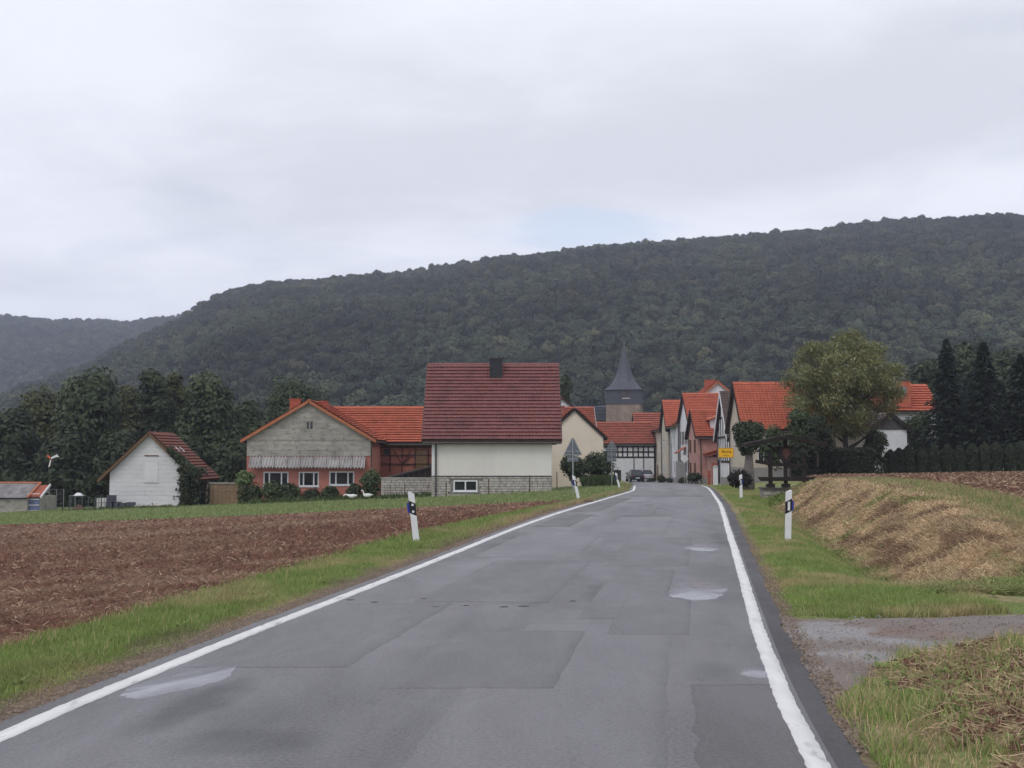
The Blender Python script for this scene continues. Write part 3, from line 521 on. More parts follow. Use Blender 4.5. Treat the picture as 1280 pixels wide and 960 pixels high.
def window(parent, mp, a0, a1, z0, z1, mull=(), trans=(), inset=.07, fw=.07, sill=True, fm=None, gm=None, name='window'):
    fm = fm or m_whiteframe; gm = gm or m_glass; mb = MB(); o0, o1 = -inset-.05, -inset
    mb.mbox(mp, a0, a0+fw, z0, z1, o0, o1).mbox(mp, a1-fw, a1, z0, z1, o0, o1).mbox(mp, a0+fw, a1-fw, z0, z0+fw, o0, o1).mbox(mp, a0+fw, a1-fw, z1-fw, z1, o0, o1)
    ms = [a0+(a1-a0)*q for q in mull]; ts = [z0+(z1-z0)*q for q in trans]
    for q in ms: mb.mbox(mp, q-fw*.5, q+fw*.5, z0+fw, z1-fw, o0-.003, o1+.006)
    for q in ts: mb.mbox(mp, a0+fw, a1-fw, q-fw*.3, q+fw*.3, o0-.006, o1+.003)
    if sill: mb.mbox(mp, a0-.05, a1+.05, z0-.05, z0, -.1, .06)
    wn = mb.build(name, fm, parent); xs = [a0+fw]+ms+[a1-fw]; zs = [z0+fw]+ts+[z1-fw]
    for i in range(len(xs)-1):
        for j in range(len(zs)-1): MB().mbox(mp, xs[i], xs[i+1], zs[j], zs[j+1], o0+.005, o0+.02).build('pane', gm, wn)
    return wn
def door(parent, mp, a0, a1, z0, z1, mat, inset=.1):
    d = MB().mbox(mp, a0, a1, z0, z1, -inset-.06, -inset).mbox(mp, a0, a0+.08, z0, z1, -inset, -inset+.03).mbox(mp, a1-.08, a1, z0, z1, -inset, -inset+.03).mbox(mp, a0+.08, a1-.08, z1-.1, z1, -inset, -inset+.032).mbox(mp, a0+.08, a1-.08, z0+(z1-z0)*.45, z0+(z1-z0)*.5, -inset, -inset+.02).build('door', mat, parent)
    MB().mbox(mp, a1-.16, a1-.11, z0+1.0, z0+1.15, -inset, -inset+.05).build('handle', m_zinc, d); return d
def tile_plane(mb, p0, U, V, Nn, L, Sl, rows, cw, amp=.016, lip=.07, per=4):
    p0, U, V, Nn = map(Vector, (p0, U, V, Nn)); cols = max(2, int(round(L/cw))); n = cols*per+1; s = np.linspace(0, L, n); lip = .04+.27*Sl/rows; wave = amp*np.cos(np.linspace(0, cols*2*np.pi, n)); rh = Sl/rows
    p0a, Ua, Va, Na = (np.array(q) for q in (p0, U, V, Nn)); lines = []
    r = np.random.default_rng(int(L*1000+rows))
    for k in range(rows):
        j = .006*(r.random(n//per+1).repeat(per)[:n] if True else 0); jj = np.zeros(n); jj[:len(j)] = j
        for v, h in ((k*rh+.05, .002), (k*rh-.03, lip-.022), (k*rh-.036, lip), ((k+1)*rh+.05, .014)): lines.append(p0a+Ua*s[:, None]+Va*v+Na*(h+wave+jj)[:, None])
    V_ = np.concatenate(lines); f = grid_faces(len(lines), n); i = len(mb.v); mb.v += [tuple(q) for q in V_]; mb.f += [tuple(int(a)+i for a in q) for q in f]
def roof(parent, w, d, hw, rise, ridge, ove, ovg, tmat, rows, cw, th=.14, soff=None, gutter=True, verge=None, ridgecap=True, both=True):
    half = (d if ridge == 'x' else w)/2; length = (w if ridge == 'x' else d)+2*ovg; ta = rise/half; sl = math.hypot(1, ta); cs, sn = 1/sl, ta/sl
    def P(a, h, z):  # a along ridge, h across, z
        return (a, h, z) if ridge == 'x' else (h, a, z)
    pts = [(-half-ove, hw-ove*ta+.02), (0, hw+rise+.02), (half+ove, hw-ove*ta+.02)]; up = th*sl
    mb = MB(); i = 0
    ring = pts+[(p[0], p[1]+up) for p in pts[::-1]]
    for a in (-length/2, length/2): mb.v += [P(a, h, z) for h, z in ring]
    mb.f += [(0,1,4,5),(1,2,3,4),(11,10,7,6),(10,9,8,7)]
    for k in range(6): mb.f.append((k, (k+1) % 6, 6+(k+1) % 6, 6+k))
    rf = mb.build('roof', soff or m_soffit, parent)
    tb = MB(); Sl = (half+ove)*sl; nz_ = Vector
    for sg in ((-1, 1) if both else (-1,)):
        e = Vector(P(-length/2, sg*(half+ove), hw-ove*ta+.02+up)); U = Vector(P(1, 0, 0)); Vv = Vector(P(0, -sg*cs, sn)); Nn = Vector(P(0, sg*sn, cs))
        tile_plane(tb, e, U, Vv, Nn, length, Sl, rows, cw)
    t_ = tb.build('roof_tiles', tmat, rf); t_['kind'] = 'stuff'
    if ridgecap:
        n = max(4, int(length/.4)); rb = MB()
        for k in range(n):
            a0 = -length/2+length*k/n; a1 = a0+length/n+.02; rr = .11+.01*(k % 2); zc = hw+rise+.02+up-.03
            rb.tube([P(a0, 0, zc), P(a1, 0, zc)], [rr, rr*.93], 8)
        c_ = rb.build('ridge_tiles', tmat, rf); c_['kind'] = 'stuff'
    if gutter:
        for sg in (-1, 1):
            h = sg*(half+ove+.06); zc = hw-ove*ta+.02; MB().tube([P(-length/2, h, zc), P(length/2, h, zc)], [.06, .06], 7).build('gutter', m_zinc_dark, rf)
    if verge:
        for a in (-length/2-.02, length/2+.02):
            vb = MB()
            for sg in (-1, 1):
                p, q = Vector(P(a, sg*(half+ove), hw-ove*ta+up*.55)), Vector(P(a, 0, hw+rise+up*.55)); vb.bar(p, q, .05, .11+th)
            vb.build('bargeboard', verge, rf)
    return rf
def house(name, label, loc, w, d, hw, rise, ridge, wall, tmat, rows, cw, rz=0, ove=.4, ovg=.25, op=None, group=None, cat='house', found=1.2, **k):
    T = thing(name, label, cat, loc, rz, group); op = op or {}; mb = MB(); th = .25
    for side in ('front', 'back', 'left', 'right'):
        mp = fmap(side, w, d); full = (w if side in ('front', 'back') else d)/2; a = full if side in ('front', 'back') else full-th
        gab = (side in ('left', 'right')) == (ridge == 'x'); half = full
        top = (lambda s, half=half: hw+rise*(1-abs(s)/half)) if gab else (lambda s: hw)
        facade(mb, mp, -a, a, -found, top, [0], op.get(side, []), th)
    MB_floor = mb.box(-w/2+th, w/2-th, -d/2+th, d/2-th, -found, -.05)
    T_w = mb.build('wall', wall, T); roof(T, w, d, hw, rise, ridge, ove, ovg, tmat, rows, cw, **k); return T
def blocks(parent, mp, a0, a1, z0, z1, bw, bh, mat, out=.0, dep=.06, skip=(), name='stone_blocks', stuff=True, slope=None):
    mb = MB(); z = z0; r = 0; first = None
    while z < z1-.02:
        h = min(bh, z1-z); a = a0-(bw*.5 if r % 2 else 0)-random.random()*bw*.1
        while a < a1-.02:
            ww = bw*random.uniform(.8, 1.2); b0, b1 = max(a, a0), min(a+ww, a1); a += ww
            if b1-b0 < .04: continue
            if any(b1 > s[0] and b0 < s[1] and z+h > s[2] and z < s[3] for s in skip): continue
            o1 = out+dep+random.uniform(-.008, .012)
            if stuff: mb.mbox(mp, b0+.015, b1-.015, z+.017, z+h-.017, out, o1)
            else: MB().mbox(mp, b0+.014, b1-.014, z+.014, z+h-.014, out-.02, o1).build(name, mat, parent)
        z += h; r += 1
    if stuff: o = mb.build(name, mat, parent); o['kind'] = 'stuff'; return o
def chimney(parent, x, y, z0, z1, wx, wy, mat, pots=1, cap=m_zinc_dark):
    c = MB().box(x-wx/2, x+wx/2, y-wy/2, y+wy/2, z0, z1).box(x-wx/2-.04, x+wx/2+.04, y-wy/2-.04, y+wy/2+.04, z1-.09, z1+.002).build('chimney', mat, parent)
    for i in range(pots):
        px_ = x+(i-(pots-1)/2)*wx*.5; MB().tube([(px_, y, z1-.01), (px_, y, z1+.16)], [.09, .08], 8).build('chimney_pot', cap, c)
    return c
def downpipe(parent, x, y, z0, z1): MB().tube([(x, y, z0), (x, y, z1)], [.05, .05], 8).build('downpipe', m_zinc_dark, parent)

# ---- maroon-roofed house beside the road
D = 72; gx0 = X(541, D); gx1 = X(689, D); w_ = gx1-gx0; cxh = (gx0+gx1)/2; zb = -1.0; dep = 7.0
hw = H(550, D)+.33-zb; rise = H(456, D+3.5)-.2-zb-hw
W = (X(567, D)-cxh, X(597, D)-cxh, H(614, D)-zb, H(600, D)-zb)
T = house('maroon_roofed_house', 'pale grey clad house with large maroon tiled roof and dark chimney', (cxh, D+dep/2, zb), w_, dep, hw, rise, 'x', m_mortar, m_maroon, 22, .21, ove=.42, ovg=.64, op={'front': [W]}, found=1.4, verge=m_zinc_dark)
mp = fmap('front', w_, dep); zp = H(595, D)-zb
MB().mbox(mp, -w_/2, w_/2, zp-.03, zp+.03, 0, .09).build('plinth_rail', m_zinc_dark, T)
n = 38
for i in range(n):
    a0 = -w_/2+w_*i/n; MB().mbox(mp, a0+.0015, a0+w_/n-.0015, zp+.03, hw-.02, 0, .045+.002*(i % 2)).build('cladding_panel', m_cladding, T)
blocks(T, mp, -w_/2, w_/2, -1.1, zp-.03, .38, .165, m_block, skip=[(W[0]-.05, W[1]+.05, W[2]-.06, W[3]+.05)])
window(T, mp, *W, mull=(.5,), inset=.0, fw=.09); 
mpl = fmap('left', w_, dep); blocks(T, mpl, -dep/2, dep/2, -1.1, zp, .38, .165, m_block); MB().mbox(mpl, -dep/2, dep/2, zp, hw, 0, .05).build('side_cladding', m_cladding, T)
mpr = fmap('right', w_, dep); blocks(T, mpr, -dep/2, dep/2, -1.1, zp, .38, .165, m_block); MB().mbox(mpr, -dep/2, dep/2, zp, hw, 0, .05).build('side_cladding', m_cladding, T)
MB().mbox(mp, -w_/2-.05, -w_/2+.14, zp, hw-.02, .052, .08).build('corner_board', m_whiteframe, T)
downpipe(T, -w_/2+.22, -dep/2-.15, -1.0, hw-.1)
chimney(T, X(620, D+3)-cxh, -.55, hw+rise-1.0, H(448, D+3)-zb, .84, .6, M('dark_slate', (.020, .020, .025), (.034, .033, .040), rough=.6, scale=5, bump=.3), pots=2)
# ---- stone wall with dark lean-to roof, left of the maroon house
D = 74; a0, a1 = X(477, D), X(542, D); T = thing('garden_wall', 'low grey block wall between red house and maroon roofed house', 'wall', ((a0+a1)/2, D, -1.45)); L_ = a1-a0; mp = lambda s, z, o: (s, -o, z); zt = H(598, D)+1.45
MB().box(-L_/2, L_/2, 0, .25, -.5, zt-.01).build('wall_core', m_mortar, T); blocks(T, mp, -L_/2, L_/2, -.3, zt, .38, .165, m_block); MB().box(-L_/2-.03, L_/2, -.1, .3, zt, zt+.06).build('coping', m_block, T)
T = thing('lean_to', 'low black boarded lean-to with sloping top behind the block wall', 'lean-to', ((a0+a1)/2, D+1.6, -1.45)); zl, zh = H(600, D+1.6)+1.45, H(583, D+1.6)+1.45
n = 9
for i in range(n):
    s0 = -L_/2+.1+(L_)*i/n; s1 = s0+L_/n; q = lambda s: zl+(zh-zl)*(s+L_/2)/L_; MB().mprism(lambda s, z, o: (s, -o, z), [(s0+.01, -.3), (s1-.01, -.3), (s1-.01, q(s1)), (s0+.01, q(s0))], -.06, .0+.008*(i % 2)).build('board', m_blackboard, T)
MB().hexa([(-L_/2, -.12, zl), (L_/2+.2, -.12, zh), (L_/2+.2, .9, zh+.1), (-L_/2, .9, zl+.1), (-L_/2, -.12, zl+.1), (L_/2+.2, -.12, zh+.1), (L_/2+.2, .9, zh+.2), (-L_/2, .9, zl+.2)]).build('roof', m_wood_dark, T)
# ---- long timber barn with orange roof
D = 88; a0, a1 = X(392, D), X(640, D); zb = -1.9; w_ = a1-a0; c_ = (a0+a1)/2; dep = 7.0; hw = H(556, D)+.25-zb; rise = H(509, D+3.5)-.2-zb-hw
T = house('timber_barn', 'long half-timbered red brick barn under bright orange tiles', (c_, D+dep/2, zb), w_, dep, hw, rise, 'x', m_brick, m_orange, 15, .26, ove=.35, ovg=.2, cat='barn')
mp = fmap('front', w_, dep); zz0 = H(590, D)-zb; zz1 = H(560, D)-zb
def beam(mb_pts, wd=.16, o=.05, parent=T, mat=m_wood_dark):
    (s0, z0), (s1, z1) = mb_pts; MB().bar(mp(s0, z0, o/2), mp(s1, z1, o/2), o, wd, up=(0, -1, 0) if False else (0, 1, 0)).build('beam', mat, parent)
bx = lambda px: X(px, D)-c_
for z in (H(559, D), H(569, D), H(580, D)): beam([(bx(462), z-zb), (bx(545), z-zb)], .17, .06)
for px_ in (466, 474, 488, 503, 519, 536): beam([(bx(px_), zz0), (bx(px_), zz1)], .17, .05)
for p, q in ((492, 502), (514, 504)): beam([(bx(p), H(562, D)-zb), (bx(q), H(579, D)-zb)], .15, .04)
beam([(bx(505), H(579, D)-zb), (bx(513), H(571, D)-zb)], .14, .04)
MB().mbox(mp, bx(520), bx(534), zz0-.6, zz1-.1, .065, .10).build('barn_door', m_wood_brown, T)
MB().mbox(mp, bx(481), bx(487), H(568, D)-zb, H(561, D)-zb, .03, .07).build('hatch', m_glass, T)
rv = MB(); zc = H(535, D+2)-zb; rv.box(bx(479), bx(485), -dep/2+1.6, -dep/2+2.0, zc-.35, zc+.35).box(bx(480), bx(484.5), -dep/2+1.5, -dep/2+1.62, zc-.05, zc+.32); rv.build('roof_vent', m_zinc, T)
rv = MB(); zc = H(550, D+1)-zb; rv.box(bx(504), bx(509), -dep/2+.4, -dep/2+.8, zc-.2, zc+.1); rv.build('roof_hatch', m_zinc_dark, T)
# ---- red house with grey panelled gable
D = 82; a0, a1 = X(309, D), X(464, D); zb = -2.35; w_ = a1-a0; c_ = (a0+a1)/2; dep = 9.0; hw = H(549, D)-zb; rise = H(503, D)-zb-hw
bx = lambda px: X(px, D)-c_; hz = lambda py: H(py, D)-zb
wins = [(bx(330), bx(361.5), hz(607.5), hz(589.5)), (bx(374), bx(399.5), hz(608), hz(589.5)), (bx(412), bx(443.5), hz(606.5), hz(589))]; att = (bx(382.5), bx(392), hz(537.5), hz(526.5))
T = house('red_house', 'red plastered house with grey panelled gable and three wide windows', (c_, D+dep/2, zb), w_, dep, hw, rise, 'y', m_redplaster, m_orange, 16, .26, ove=.4, ovg=.3, op={'front': wins+[att]}, verge=m_verge_orange, th=.1)
mp = fmap('front', w_, dep)
window(T, mp, *wins[0], mull=(.24, .72), inset=.03, fw=.1); window(T, mp, *wins[1], mull=(.24, .74), inset=.03, fw=.1); window(T, mp, *wins[2], mull=(.27, .75), inset=.03, fw=.1)
window(T, mp, *att, mull=(.5,), inset=.0, fw=.06, fm=m_fibre)
for q0, q1, q2, q3 in ((att[0]-.4, att[1]+.4, att[2]-.4, att[2]), (att[0]-.4, att[1]+.4, att[3], att[3]+.4), (att[0]-.4, att[0], att[2], att[3]), (att[1], att[1]+.4, att[2], att[3])): MB().mbox(mp, q0, q1, q2, q3, 0, .035).build('panel', m_fibre, T)
z = hz(570); top_ = hw+rise; rw = .40; r = 0
while z < top_-.08:
    z1 = min(z+rw, top_-.04)
    lim = lambda q: w_/2-.02 if q <= hw else max(0, (w_/2-.02)*(1-(q-hw)/rise))
    s0b, s0t = lim(z), lim(z1); n = max(1, int(round(2*s0b/1.7))); edges = [-s0b+2*s0b*k/n+(0 if k in (0, n) else random.uniform(-.3, .3)) for k in range(n+1)]
    for k in range(n):
        e0, e1 = edges[k], edges[k+1]; pts = [(e0+(.006 if k else 0), z+.006), (e1-(.006 if k < n-1 else 0), z+.006), (min(e1-.006, s0t), z1-.006), (max(e0+.006, -s0t), z1-.006)]
        if e1 > att[0] and e0 < att[1] and z1 > att[2]-.05 and z < att[3]+.05:
            for q0, q1 in ((e0, att[0]-.06), (att[1]+.06, e1)):
                if q1-q0 > .05: MB().mprism(mp, [(q0+.006, z+.006), (q1-.006, z+.006), (min(q1-.006, s0t), z1-.006), (max(q0+.006, -s0t), z1-.006)], 0, .05+random.uniform(0, .015)).build('panel', m_fibre, T)
            continue
        MB().mprism(mp, pts, 0, .05+random.uniform(0, .018)).build('panel', m_fibre, T)
    z = z1; r += 1
MB().mbox(mp, -w_/2-.02, w_/2+.02, hw-.1, hw-.03, .05, .09).build('gable_ledge', m_fibre, T)
n = 9; s0, s1 = bx(313), bx(458); zt, zo = hz(570.5), hz(584)
for i in range(n):
    A0 = s0+(s1-s0)*i/n+.02; A1 = s0+(s1-s0)*(i+1)/n-.025; m_ = 33; ss = np.linspace(A0, A1, m_); wv = .075*np.sin(np.linspace(0, 4*2*np.pi, m_)); mb = MB(); dj = random.uniform(-.02, .02)
    for th in (0, -.02):
        mb.v += [mp(a, zt+th+b, .08) for a, b in zip(ss, wv)]+[mp(a, zo+th+b+dj, .62) for a, b in zip(ss, wv)]
    mb.f += [(k, k+1, m_+k+1, m_+k) for k in range(m_-1)]+[(2*m_+k+1, 2*m_+k, 3*m_+k, 3*m_+k+1) for k in range(m_-1)]+[(m_+k, m_+k+1, 3*m_+k+1, 3*m_+k) for k in range(m_-1)]
    mb.f += [(0, m_, 3*m_, 2*m_), (m_-1, 3*m_-1, 4*m_-1, 2*m_-1)]; mb.build('corrugated_sheet', m_corr, T)
for i in range(6):
    A0 = s0+(s1-s0)*(i+.3)/6; MB().bar(mp(A0, zt-.1, .02), mp(A0, zo-.06, .56), .06, .08).build('bracket', m_wood_dark, T)
chimney(T, X(369, D+5.9)-c_, 1.4, H(530, D+5.9)-zb, H(498.5, D+5.9)-zb, .78, .6, m_chimney_red, 0); chimney(T, X(403.5, D+3.5)-c_, -1., H(520, D+3.5)-zb, H(501.5, D+3.5)-zb, .74, .6, m_chimney_red, 0)
MB().tube([mp(w_/2+.05, hw-.2, .15), mp(w_/2+.05, -.2, .15)], [.05, .05], 8).build('downpipe', m_zinc_dark, T)
# ---- white barn
D = 82; a0, a1 = X(137, D), X(236, D); zb = -2.68; w_ = a1-a0; c_ = (a0+a1)/2+.1; dep = 5.2; hw = H(590, D)-zb; rise = H(543, D)-zb-hw
T = house('white_barn', 'small white boarded barn with steep brown tiled roof and ivy on one corner', (c_, D+dep/2, zb), w_, dep, hw, rise, 'y', m_block, m_brown_tile, 16, .28, ove=.75, ovg=.35, cat='barn', verge=m_wood_brown, gutter=False, th=.08)
mp = fmap('front', w_, dep); z = .32; top_ = hw+rise; rows_ = 17; bh = (top_-z-.03)/rows_
MB().mbox(mp, -w_/2, w_/2, -.4, .30, 0, .04).build('brick_plinth', m_brick, T)
for r in range(rows_):
    z1 = z+bh; lim = lambda q: w_/2-.02 if q <= hw else max(0, (w_/2-.02)*(1-(q-hw)/rise)); b_, t_ = lim(z), lim(z1); o_ = .05+random.uniform(0, .012)
    segs = [(-b_, b_)] if r % 3 else [(-b_, -b_*.1), (-b_*.1, b_)]
    for q0, q1 in segs: MB().mprism(mp, [(q0+.004, z+.005), (q1-.004, z+.005), (min(q1-.004, t_), z1-.005), (max(q0+.004, -t_), z1-.005)], 0, o_).build('plank', m_whitewash, T)
    z = z1
hx0, hx1 = X(182.5, D)-c_, X(199, D)-c_; MB().mbox(mp, hx0, hx1, H(602, D)-zb, H(577, D)-zb, .06, .085).mbox(mp, hx0-.04, hx1+.1, H(602.5, D)-zb-.04, H(602.5, D)-zb, .06, .12).build('loft_hatch', m_whitewash, T)
MB().mbox(mp, hx0-.02, hx1+.02, H(569.5, D)-zb-.02, H(569.5, D)-zb+.04, .06, .12).build('loft_ledge', m_wood_brown, T)
for (px0, px1, py) in ((217, 221, 563), (227.5, 232, 564)):
    u_ = (H(543, D+2)-H(py, D+2))/(rise); xx_ = u_*w_/2; q = MB(); q.hexa([(xx_-.1, -.6+(px0-217)*.1, hw+rise*(1-u_)+.32), (xx_+.28, -.6+(px0-217)*.1, hw+rise*(1-u_)-.02), (xx_+.28, -.4+(px0-217)*.1, hw+rise*(1-u_)-.02), (xx_-.1, -.4+(px0-217)*.1, hw+rise*(1-u_)+.32), (xx_-.1, -.6+(px0-217)*.1, hw+rise*(1-u_)+.37), (xx_+.28, -.6+(px0-217)*.1, hw+rise*(1-u_)+.03), (xx_+.28, -.4+(px0-217)*.1, hw+rise*(1-u_)+.03), (xx_-.1, -.4+(px0-217)*.1, hw+rise*(1-u_)+.37)]).build('roof_light', m_whiteframe, T)
BARN = (c_, D, zb, w_, dep, hw, rise)
# ---- tan gate / board fence between barn and red house
D = 83; a0, a1 = X(261, D), X(302, D); T = thing('board_fence', 'tan board fence panel with pale top rail beside the ivy covered barn corner', 'fence', ((a0+a1)/2, D+.6, -2.6)); L_ = a1-a0; zt = H(604, D)+2.6
for i in range(8): MB().box(-L_/2+L_*i/8+.01, -L_/2+L_*(i+1)/8-.01, -.02-.008*(i % 2), .03, -.3, zt-.06).build('board', m_beigewood, T)
for z in (.5, 1.5): MB().box(-L_/2, L_/2, -.06, -.03, z, z+.08).build('rail', m_beigewood, T)
MB().box(-L_/2-.05, L_/2+.05, -.08, .12, zt-.06, zt+.06).build('top_rail', m_fibre, T)
# ---- long low shed at far left
D = 84; a0, a1 = X(-60, D), X(37, D); zb = -2.75; w_ = a1-a0; c_ = (a0+a1)/2; dep = 4.0; hz = lambda py: H(py, D)-zb; hw = hz(621); 
T = thing('long_shed', 'long low shed with grey corrugated roof, orange ridge and blue doors', 'shed', (c_, D+dep/2, zb)); mp = fmap('front', w_, dep); mb = MB()
for sd_ in ('front', 'back', 'left', 'right'):
    fl = (w_ if sd_ in ('front', 'back') else dep)/2-(0 if sd_ in ('front', 'back') else .2); facade(mb, fmap(sd_, w_, dep), -fl, fl, -.8, lambda s: hw, [], [], .2)
mb.build('wall', m_cream if False else m_fibre, T); zt = H(604, D+2)-zb
n = 14
for i in range(n):
    A0 = -w_/2-.1+(w_+.2)*i/n; A1 = A0+(w_+.2)/n-.015; m_ = 21; ss = np.linspace(A0, A1, m_); wv = .045*np.sin(np.linspace(0, 4*2*np.pi, m_)); mb = MB()
    for th in (0, -.02): mb.v += [(a, -dep/2-.25, hw-.02+th+b) for a, b in zip(ss, wv)]+[(a, .02, zt+th+b) for a, b in zip(ss, wv)]
    mb.f += [(k, k+1, m_+k+1, m_+k) for k in range(m_-1)]+[(2*m_+k+1, 2*m_+k, 3*m_+k, 3*m_+k+1) for k in range(m_-1)]+[(k+1, k, 2*m_+k, 2*m_+k+1) for k in range(m_-1)]; mb.build('corrugated_sheet', m_corr, T)
MB().hexa([(-w_/2, .02, zt-.06), (w_/2, .02, zt-.06), (w_/2, dep/2+.2, hw-.05), (-w_/2, dep/2+.2, hw-.05), (-w_/2, .02, zt+.0), (w_/2, .02, zt+.0), (w_/2, dep/2+.2, hw+.01), (-w_/2, dep/2+.2, hw+.01)]).build('rear_roof', m_corr, T)
MB().tube([(-w_/2-.1, .02, zt+.03), (w_/2+.12, .02, zt+.03)], [.09, .09], 8).build('ridge_cap', m_verge_orange, T)
MB().bar((w_/2+.12, -dep/2-.28, hw), (w_/2+.12, .02, zt+.06), .14, .1).build('bargeboard', m_verge_orange, T)
MB().mbox(mp, -w_/2, w_/2, hw-.16, hw-.02, .0, .06).build('eave_board', m_wood_dark, T)
T2 = thing('shed_annex', 'small red roofed annex with blue doors at the end of the long shed', 'shed', (X(46, D+.5), D+.8, zb)); ww = X(55, D)-X(37, D)
MB().box(-ww/2+.05, ww/2, -.5, 2.4, -.8, hw).build('wall', m_fibre, T2)
MB().hexa([(-ww/2+.05, -.7, hw), (ww/2+.05, -.7, hw), (ww/2+.05, 1.0, zt-.2), (-ww/2+.05, 1.0, zt-.2), (-ww/2+.05, -.7, hw+.07), (ww/2+.05, -.7, hw+.07), (ww/2+.05, 1.0, zt-.12), (-ww/2+.05, 1.0, zt-.12)]).build('roof', m_orange3, T2)
MB().bar((ww/2+.08, -.75, hw-.05), (ww/2+.08, 1.0, zt-.1), .09, .16).build('bargeboard', m_whiteframe, T2)
for i in range(2): MB().box(-ww/2+.1+i*(ww/2-.08), -ww/2+.1+(i+1)*(ww/2-.08)-.03, -.56, -.505, -.3, hw-.08).build('door', m_bluedoor, T2)
for i in range(4): MB().box(-ww/2+.08, ww/2-.06, -.60, -.565, .1+.42*i, .16+.42*i).build('door_rail', m_cladding, T2)
# ---- cream gable house behind the signs
D = 95; zb = Zs(X(718, 95), 95); c_ = X(718, D); w_ = 2*(X(754, D)-c_); dep = 7.; hw = H(546, D)-zb; rise = H(512.5, D)-zb-hw
T = house('cream_gable_house', 'cream rendered house with plain windowless gable facing the road', (c_, D+dep/2, zb), w_, dep, hw, rise, 'y', m_yellow, m_orange3, 13, .26, ove=.3, ovg=.12, verge=m_wood_dark, th=.1)
chimney(T, -.8, 2.5, hw+1, hw+rise+.6, .5, .5, m_brick, 0)
# ---- house behind it, orange roof with white verge
D = 110; zb = -1.5; a0, a1 = X(655, D), X(744, D); w_ = a1-a0; dep = 8; hw = H(540, D)-zb; rise = H(509, D+4)-.2-zb-hw
T = house('orange_roofed_house', 'orange tiled house with white verge board behind the cream gable', ((a0+a1)/2, D+dep/2, zb), w_, dep, hw, rise, 'x', m_white, m_orange3, 12, .3, ove=.3, ovg=.15, verge=m_whiteframe, th=.12)
T = house('small_gable_house', 'small white gable with orange roof peeping over the orange roof', (X(702, 128), 131, -1.6), 4.6, 6, H(520, 128)+1.6, H(499, 128)-H(520, 128), 'y', m_white, m_orange, 10, .3, ove=.3, ovg=.3)
# ---- half timbered house at the end of the street
D = 150; zb = -2.1; a0, a1 = X(742, D), X(817, D); w_ = a1-a0; c_ = (a0+a1)/2; dep = 8; hw = H(556, D)+.2-zb; rise = H(527.5, D+4)-.2-zb-hw; bx = lambda px: X(px, D)-c_; hz = lambda py: H(py, D)-zb
ops = [(bx(767), bx(776), hz(604), hz(587.5)), (bx(782.5), bx(789), hz(598), hz(590)), (bx(809), bx(814), hz(603), hz(588))]
T = house('half_timbered_house', 'white house with half-timbered upper storey closing the street', (c_, D+dep/2, zb), w_, dep, hw, rise, 'x', m_white, m_orange3, 13, .3, ove=.35, ovg=.2, op={'front': ops}, th=.12)
mp = fmap('front', w_, dep); zt, zm, zu = hz(558.5), hz(565), hz(571.5)
for z in (zt, zm, zu): MB().mbox(mp, -w_/2, w_/2, z-.1, z+.1, 0, .05).build('beam', m_wood_dark, T)
for px_ in (746, 752, 758, 765, 772, 778, 784, 791, 797.5, 804, 810): MB().mbox(mp, bx(px_)-.09, bx(px_)+.09, zu+.1, zt-.1, 0, .045).build('beam', m_wood_dark, T)
for px_ in (792, 804): MB().mbox(mp, bx(px_)-.08, bx(px_)+.08, 0, zu-.1, 0, .05).build('downpipe', m_zinc, T)
for i, q in enumerate((748.5, 761, 774.5, 787.5, 800.5)): MB().mbox(mp, bx(q)-.28, bx(q)+.28, zm+.1, zt-.12, 0, .02).build('window', m_cladding, T)
door(T, mp, *ops[0], m_blackboard); window(T, mp, *ops[1]); door(T, mp, *ops[2], m_wood_brown)
D = 168; zb = -2.2; a0, a1 = X(796, D), X(850, D); T = house('distant_orange_house', 'house with orange roof rising just behind the half-timbered house', ((a0+a1)/2, D+4, zb), a1-a0, 8, H(545, D)-zb, H(516.5, D+4)-H(545, D)-.2, 'x', m_cream, m_orange3, 12, .3, ove=.3, ovg=.2)
# ---- church
D = 178; zb = -2.2; c_ = X(783, D); tw = 5.35; T = thing('church_tower', 'square stone church tower with slate belfry and flared slate spire', 'church', (c_, D+3, zb), R(-10)); zs, zl, zt = H(505, D)-zb, H(487, D)-zb, H(431.5, D+2)-zb
MB().box(-tw/2, tw/2, -tw/2, tw/2, -1, zs).build('tower_core', m_mortar, T)
for sd_ in ('front', 'left', 'right', 'back'): blocks(T, fmap(sd_, tw, tw), -tw/2, tw/2, 2.5, zs-.02, .75, .34, m_sandstone, dep=.05)
bw = tw+.3; op_f = [(-.1, .42, zs+.95, zs+2.15), (.56, 1.08, zs+.95, zs+2.15)]; mb = MB()
for sd_ in ('front', 'back', 'left', 'right'):
    fl = bw/2-(0 if sd_ in ('front', 'back') else .2); ops_ = [] if sd_ == 'back' else ([(-.3, .3, zs+.8, zs+2.0)] if sd_ != 'front' else op_f); facade(mb, fmap(sd_, bw, bw), -fl, fl, zs, lambda s: zl, [], ops_, .2)
mb.build('belfry', m_slate, T)
for q in op_f: window(T, fmap('front', bw, bw), *q, inset=.05, fw=.07, fm=m_wood_brown, gm=m_glass)
MB().mbox(fmap('front', bw, bw), -.15, 1.12, zs+.86, zs+.95, 0, .08).build('sill', m_whiteframe, T)
window(T, fmap('left', bw, bw), -.3, .3, zs+.8, zs+2.0, inset=.05, fm=m_slate)
prof = [(1.11, 0), (1.02, .025), (.86, .075), (.70, .15), (.555, .25), (.44, .36), (.335, .49), (.235, .63), (.14, .78), (.05, .94), (.01, 1)]; mb = MB(); hs = zt-zl; ns = 8
rings = []
